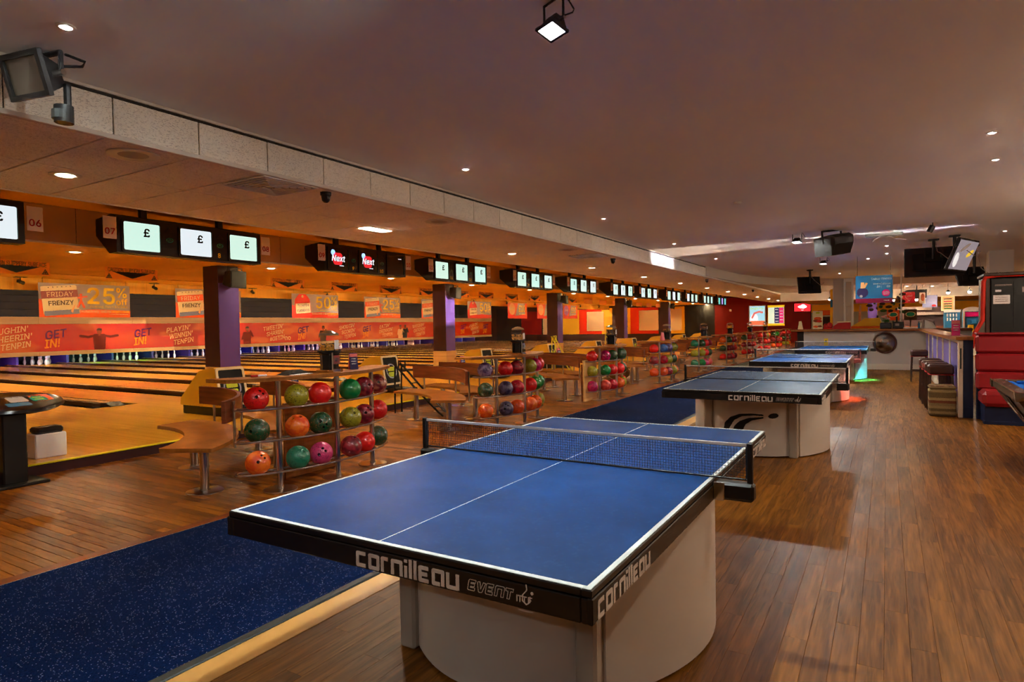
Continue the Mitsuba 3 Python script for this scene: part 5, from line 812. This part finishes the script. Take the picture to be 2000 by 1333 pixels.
def flood(name, x, y, yaw, tilt, label, on=True, z=2.86, s=1.0, w=3, yk=.185):
    t = thing('floodlight', label, 'floodlight'); M_ = tr(x, y, z, 0, s) @ rot((0, 0, 1), yaw); H = M_ @ rot((1, 0, 0), tilt)
    add('housing', mv(hull([(-.1, -.075, -.05), (.1, -.075, -.05), (-.1, .075, -.05), (.1, .075, -.05), (-.06, -.04, .05), (.06, -.04, .05), (-.06, .04, .05), (.06, .04, .05)]), H), 'black', t); add('rim', mv(flat(sbox(-.112, -.087, .112, .087).difference(sbox(-.092, -.067, .092, .067)), .02), H @ tr(0, 0, -.068)), 'black', t)
    add('lens', mv(bx(-.092, .092, -.067, .067, -.056, -.0505), H), 'paper' if on else 'lens_grey', t, emit=A(COOL) * L_FLOOD if on else None, w=w)
    add('yoke', mv(tube([(-.12, 0, 0), (-.122, 0, yk), (.122, 0, yk), (.12, 0, 0)], .011, 6), M_), 'black', t); add('pivot', mv(tube([(-.135, 0, 0), (.135, 0, 0)], .012, 8), M_), 'steel', t); add('cable', mv(tube([(.05, .04, .05), (.16, .06, .04), (.19, .05, .05), (.12, .02, yk)], .006, 6), M_), 'black', t, 60)
    return t, M_
flood('f', .80, 1.27, -25, -20, 'bright glaring floodlight on the ceiling above the nearest table', z=2.93, s=.62); flood('f', .80, 10.95, -20, -14, 'lit floodlight on the ceiling above the third table', w=2, z=2.93, s=.7); flood('f', .83, 16.1, -20, -14, 'lit floodlight on the ceiling above the farthest table', w=2, z=2.93, s=.7)
flood('f', .8, -3.8, -60, -25, 'floodlight on the ceiling behind the viewer', w=2, z=2.93, s=.62)
t, M_ = flood('f', -1.95, .22, 12, -74, 'unlit black floodlight with motion sensor at the upper left', on=False, z=2.925, s=1.4, yk=.08)
add('sensor', mv(cyl(0, 0, -.22, -.15, .035, 14), M_ @ tr(.06, .05, .04)), 'black', t, 40); add('sensor_eye', mv(cyl(0, 0, -.205, -.17, .036, 14), M_ @ tr(.055, .045, .04)), 'screen_grey', t); add('sensor_arm', mv(tube([(.07, .06, -.02), (.07, .06, -.12)], .014, 8), M_), 'black', t)
t = thing('cable_trunking', 'short white cable trunking box at the top of the bulkhead', 'trunking'); add('body', bx(-2.17, -2.07, -.4, .16, 2.99, 3.048, .006), 'wall_cream', t); add('end_cap', bx(-2.172, -2.068, .15, .165, 2.988, 3.049, .004), 'paper', t)
t = thing('wall_washer', 'small black fan shaped lamp throwing a flat beam across the high ceiling from the right', 'spotlight'); add('body', hull([(4.36, 11.5, 2.88), (4.36, 11.74, 2.88), (4.56, 11.56, 2.9), (4.56, 11.68, 2.9), (4.36, 11.5, 2.96), (4.36, 11.74, 2.96), (4.56, 11.56, 2.95), (4.56, 11.68, 2.95)]), 'black', t); add('stem', bx(4.46, 4.5, 11.6, 11.64, 2.95, 3.05), 'black', t); add('lens', bx(4.352, 4.359, 11.52, 11.72, 2.89, 2.95), 'paper', t)
scene[f'{t}_beam'] = {'type': 'spot', 'to_world': mi.ScalarTransform4f().look_at(origin=[4.34, 11.62, 2.925], target=[.6, 12.15, 3.05], up=[0, 0, 1]), 'intensity': {'type': 'rgb', 'value': [150, 124, 98]}, 'cutoff_angle': 8, 'beam_width': 7.5}
for k, (x, y) in enumerate(((5.6, 4.2), (5.6, 8.2), (7.8, 6.2))):
    t = thing('globe_pendant', f'round white globe lamp hanging over the pool tables at the right, {["nearest", "middle", "farthest"][k]} one', 'pendant lamp'); add('globe', mv(trimesh.creation.icosphere(3, .12), tr(x, y, 2.3)), 'paper', t, True, emit=A(WARM) * L_GLOBE, w=2.5); add('cord', tube([(x, y, 2.42), (x, y, 3.05)], .008, 6), 'black', t); add('canopy', cyl(x, y, 3.0, 3.049, .05, 14), 'black', t)
# bar lamps
for k, (x, y, z, c) in enumerate(((2.4, 27, 2.2, WARMER), (3.3, 30.8, 2.3, WARMER), (1.5, 29, 2.4, WARM), (5.0, 29, 2.5, WARM), (0, 30, 2.4, WARMER), (4.2, 27.5, 2.45, WARM), (7, 33, 2.4, WARM))):
    t = thing('pendant_lamp', ['small warm pendant lamp over the bar right of the white pole', 'small warm pendant lamp in front of the dark purple bar', 'small warm pendant lamp near the purple column', 'small warm pendant lamp above the white arched prize machine', 'small warm pendant lamp at the left behind the low wall', 'small warm pendant lamp left of the prize machines', 'small warm pendant lamp at the far right of the bar area'][k], 'pendant lamp', 'pendant lamps over the bar'); add('bulb', mv(trimesh.creation.icosphere(2, .06), tr(x, y, z)), 'paper', t, True, emit=A(c) * L_BAR, w=.8); add('cord', tube([(x, y, z + .05), (x, y, 2.81 if y < 31 else 2.56)], .006, 5), 'black', t); add('shade', lathe([(.02, z + .09), (.09, z + .02), (.092, z + .02), (.022, z + .094)], 14, (x, y)), 'black', t)
for k, (x, y) in enumerate(((.95, 28.2), (2.9, 28.6), (3.8, 29.4), (4.95, 28.9), (-.6, 29.0))): downlight(x, y, 2.797, WARM, L_DOWN, f'{OW[k]} round downlight in the slatted ceiling', 'downlights in the slatted ceiling', .04)
# lamps that tint the third and fourth tables
for nm, y, c in (('green', 15.2, (.05, 1.0, .62)), ('red', 10.9, (1.0, .18, .12))):
    t = thing('colour_wash_light', f'small {nm} wash light on the ceiling by the {"farthest" if nm == "green" else "third"} table', 'spotlight'); x = 2.85; y -= 1.4
    add('can', tube([(x, y + 1.5, 3.0), (x - .05, y + 1.5, 2.9)], .045, 10), 'black', t); add('lens', mv(cyl(0, 0, -.004, .0, .04, 14), tr(x - .053, y + 1.5, 2.896)), 'paper', t); add('stem', tube([(x, y + 1.5, 3.0), (x, y + 1.5, 3.05)], .01, 6), 'black', t)
    scene[f'{t}_beam'] = {'type': 'spot', 'to_world': mi.ScalarTransform4f().look_at(origin=[x - .055, y + 1.5, 2.885], target=[[1.46, 1.63][nm == 'green'], y + 2.05, .36], up=[0, 1, 0]), 'intensity': {'type': 'rgb', 'value': [v * 60 for v in c]}, 'cutoff_angle': 10, 'beam_width': 6}
# ceiling vents, speaker rings, domes
def vent(x, y, label):
    t = thing('ceiling_vent', label, 'vent', 'vents in the low ceiling'); add('backing', bx(x - .28, x + .28, y - .28, y + .28, 2.739, 2.7445), 'duct_dark', t)
    for q in range(6):
        a = .29 - .045 * q; add('louvre_ring', mv(flat(sbox(-a, -a, a, a).difference(sbox(-a + .014, -a + .014, a - .014, a - .014)), .012), tr(x, y, 2.727 - .002 * q)), 'paper', t)
    add('centre_plate', bx(x - .03, x + .03, y - .03, y + .03, 2.726, 2.735), 'lamp_trim', t)
vent(-2.5, 2.2, 'square louvred vent in the low tiled ceiling, nearer one'); vent(-2.6, 9.34, 'square louvred vent in the low tiled ceiling, farther one')
for k, y in enumerate((1.01, 4.61, 8.2)):
    t = thing('ceiling_loudspeaker', f'round flush loudspeaker in the low tiled ceiling, {["nearest", "middle", "farthest"][k]} of three', 'speaker'); add('ring', lathe([(.10, 2.745), (.10, 2.738), (.155, 2.733), (.17, 2.738), (.17, 2.745)], 28, (-2.48, y)), 'lamp_trim', t, 30); add('grille', lathe([(0, 2.738), (.1, 2.738), (.1, 2.744), (0, 2.744)], 24, (-2.48, y)), 'poster_grey', t)
for k, (x, y) in enumerate(((-2.34, 2.69), (-2.42, 10.1), (-2.4, 17.5), (-2.4, 25))):
    t = thing('dome_camera', f'{OW[k]} small black dome camera from the near end under the low ceiling edge', 'camera', 'dome cameras'); add('base', cyl(x, y, 2.715, 2.746, .05, 16), 'black', t); add('dome', lathe([(.042, 2.716), (.042, 2.69), (.035, 2.665), (.02, 2.65), (0, 2.645)], 16, (x, y)), 'black_gloss', t, True)
for k, (x, y) in enumerate(((.5, 7.2), (2.6, 15.2))):
    t = thing('smoke_detector', f'small disc detector on the high ceiling, {["nearer", "farther"][k]} of two', 'detector', 'ceiling detectors'); add('disc', lathe([(0, 3.02), (.035, 3.022), (.05, 3.035), (.05, 3.05), (0, 3.05)], 18, (x, y)), 'wall_cream', t, 30)
# small things on the racks
t = thing('bowling_glove_tray', 'small black and white tray on the nearest rack shelf, left of the sweet dispenser', 'tray'); add('tray', hull([(-2.72, 2.38, 1.032), (-2.58, 2.38, 1.032), (-2.74, 2.70, 1.032), (-2.62, 2.70, 1.032), (-2.72, 2.5, 1.07), (-2.64, 2.6, 1.075)]), 'print_black', t); add('paper', bx(-2.60, -2.54, 2.42, 2.66, 1.032, 1.036), 'paper', t)
t = thing('marker_pen', 'red and white marker lying on the nearest rack shelf', 'marker'); add('barrel', tube([(-2.72, 2.18, 1.042), (-2.70, 2.26, 1.042)], .009, 8), 'paper', t); add('cap', tube([(-2.735, 2.12, 1.042), (-2.72, 2.18, 1.042)], .0095, 8), 'red_paint', t)
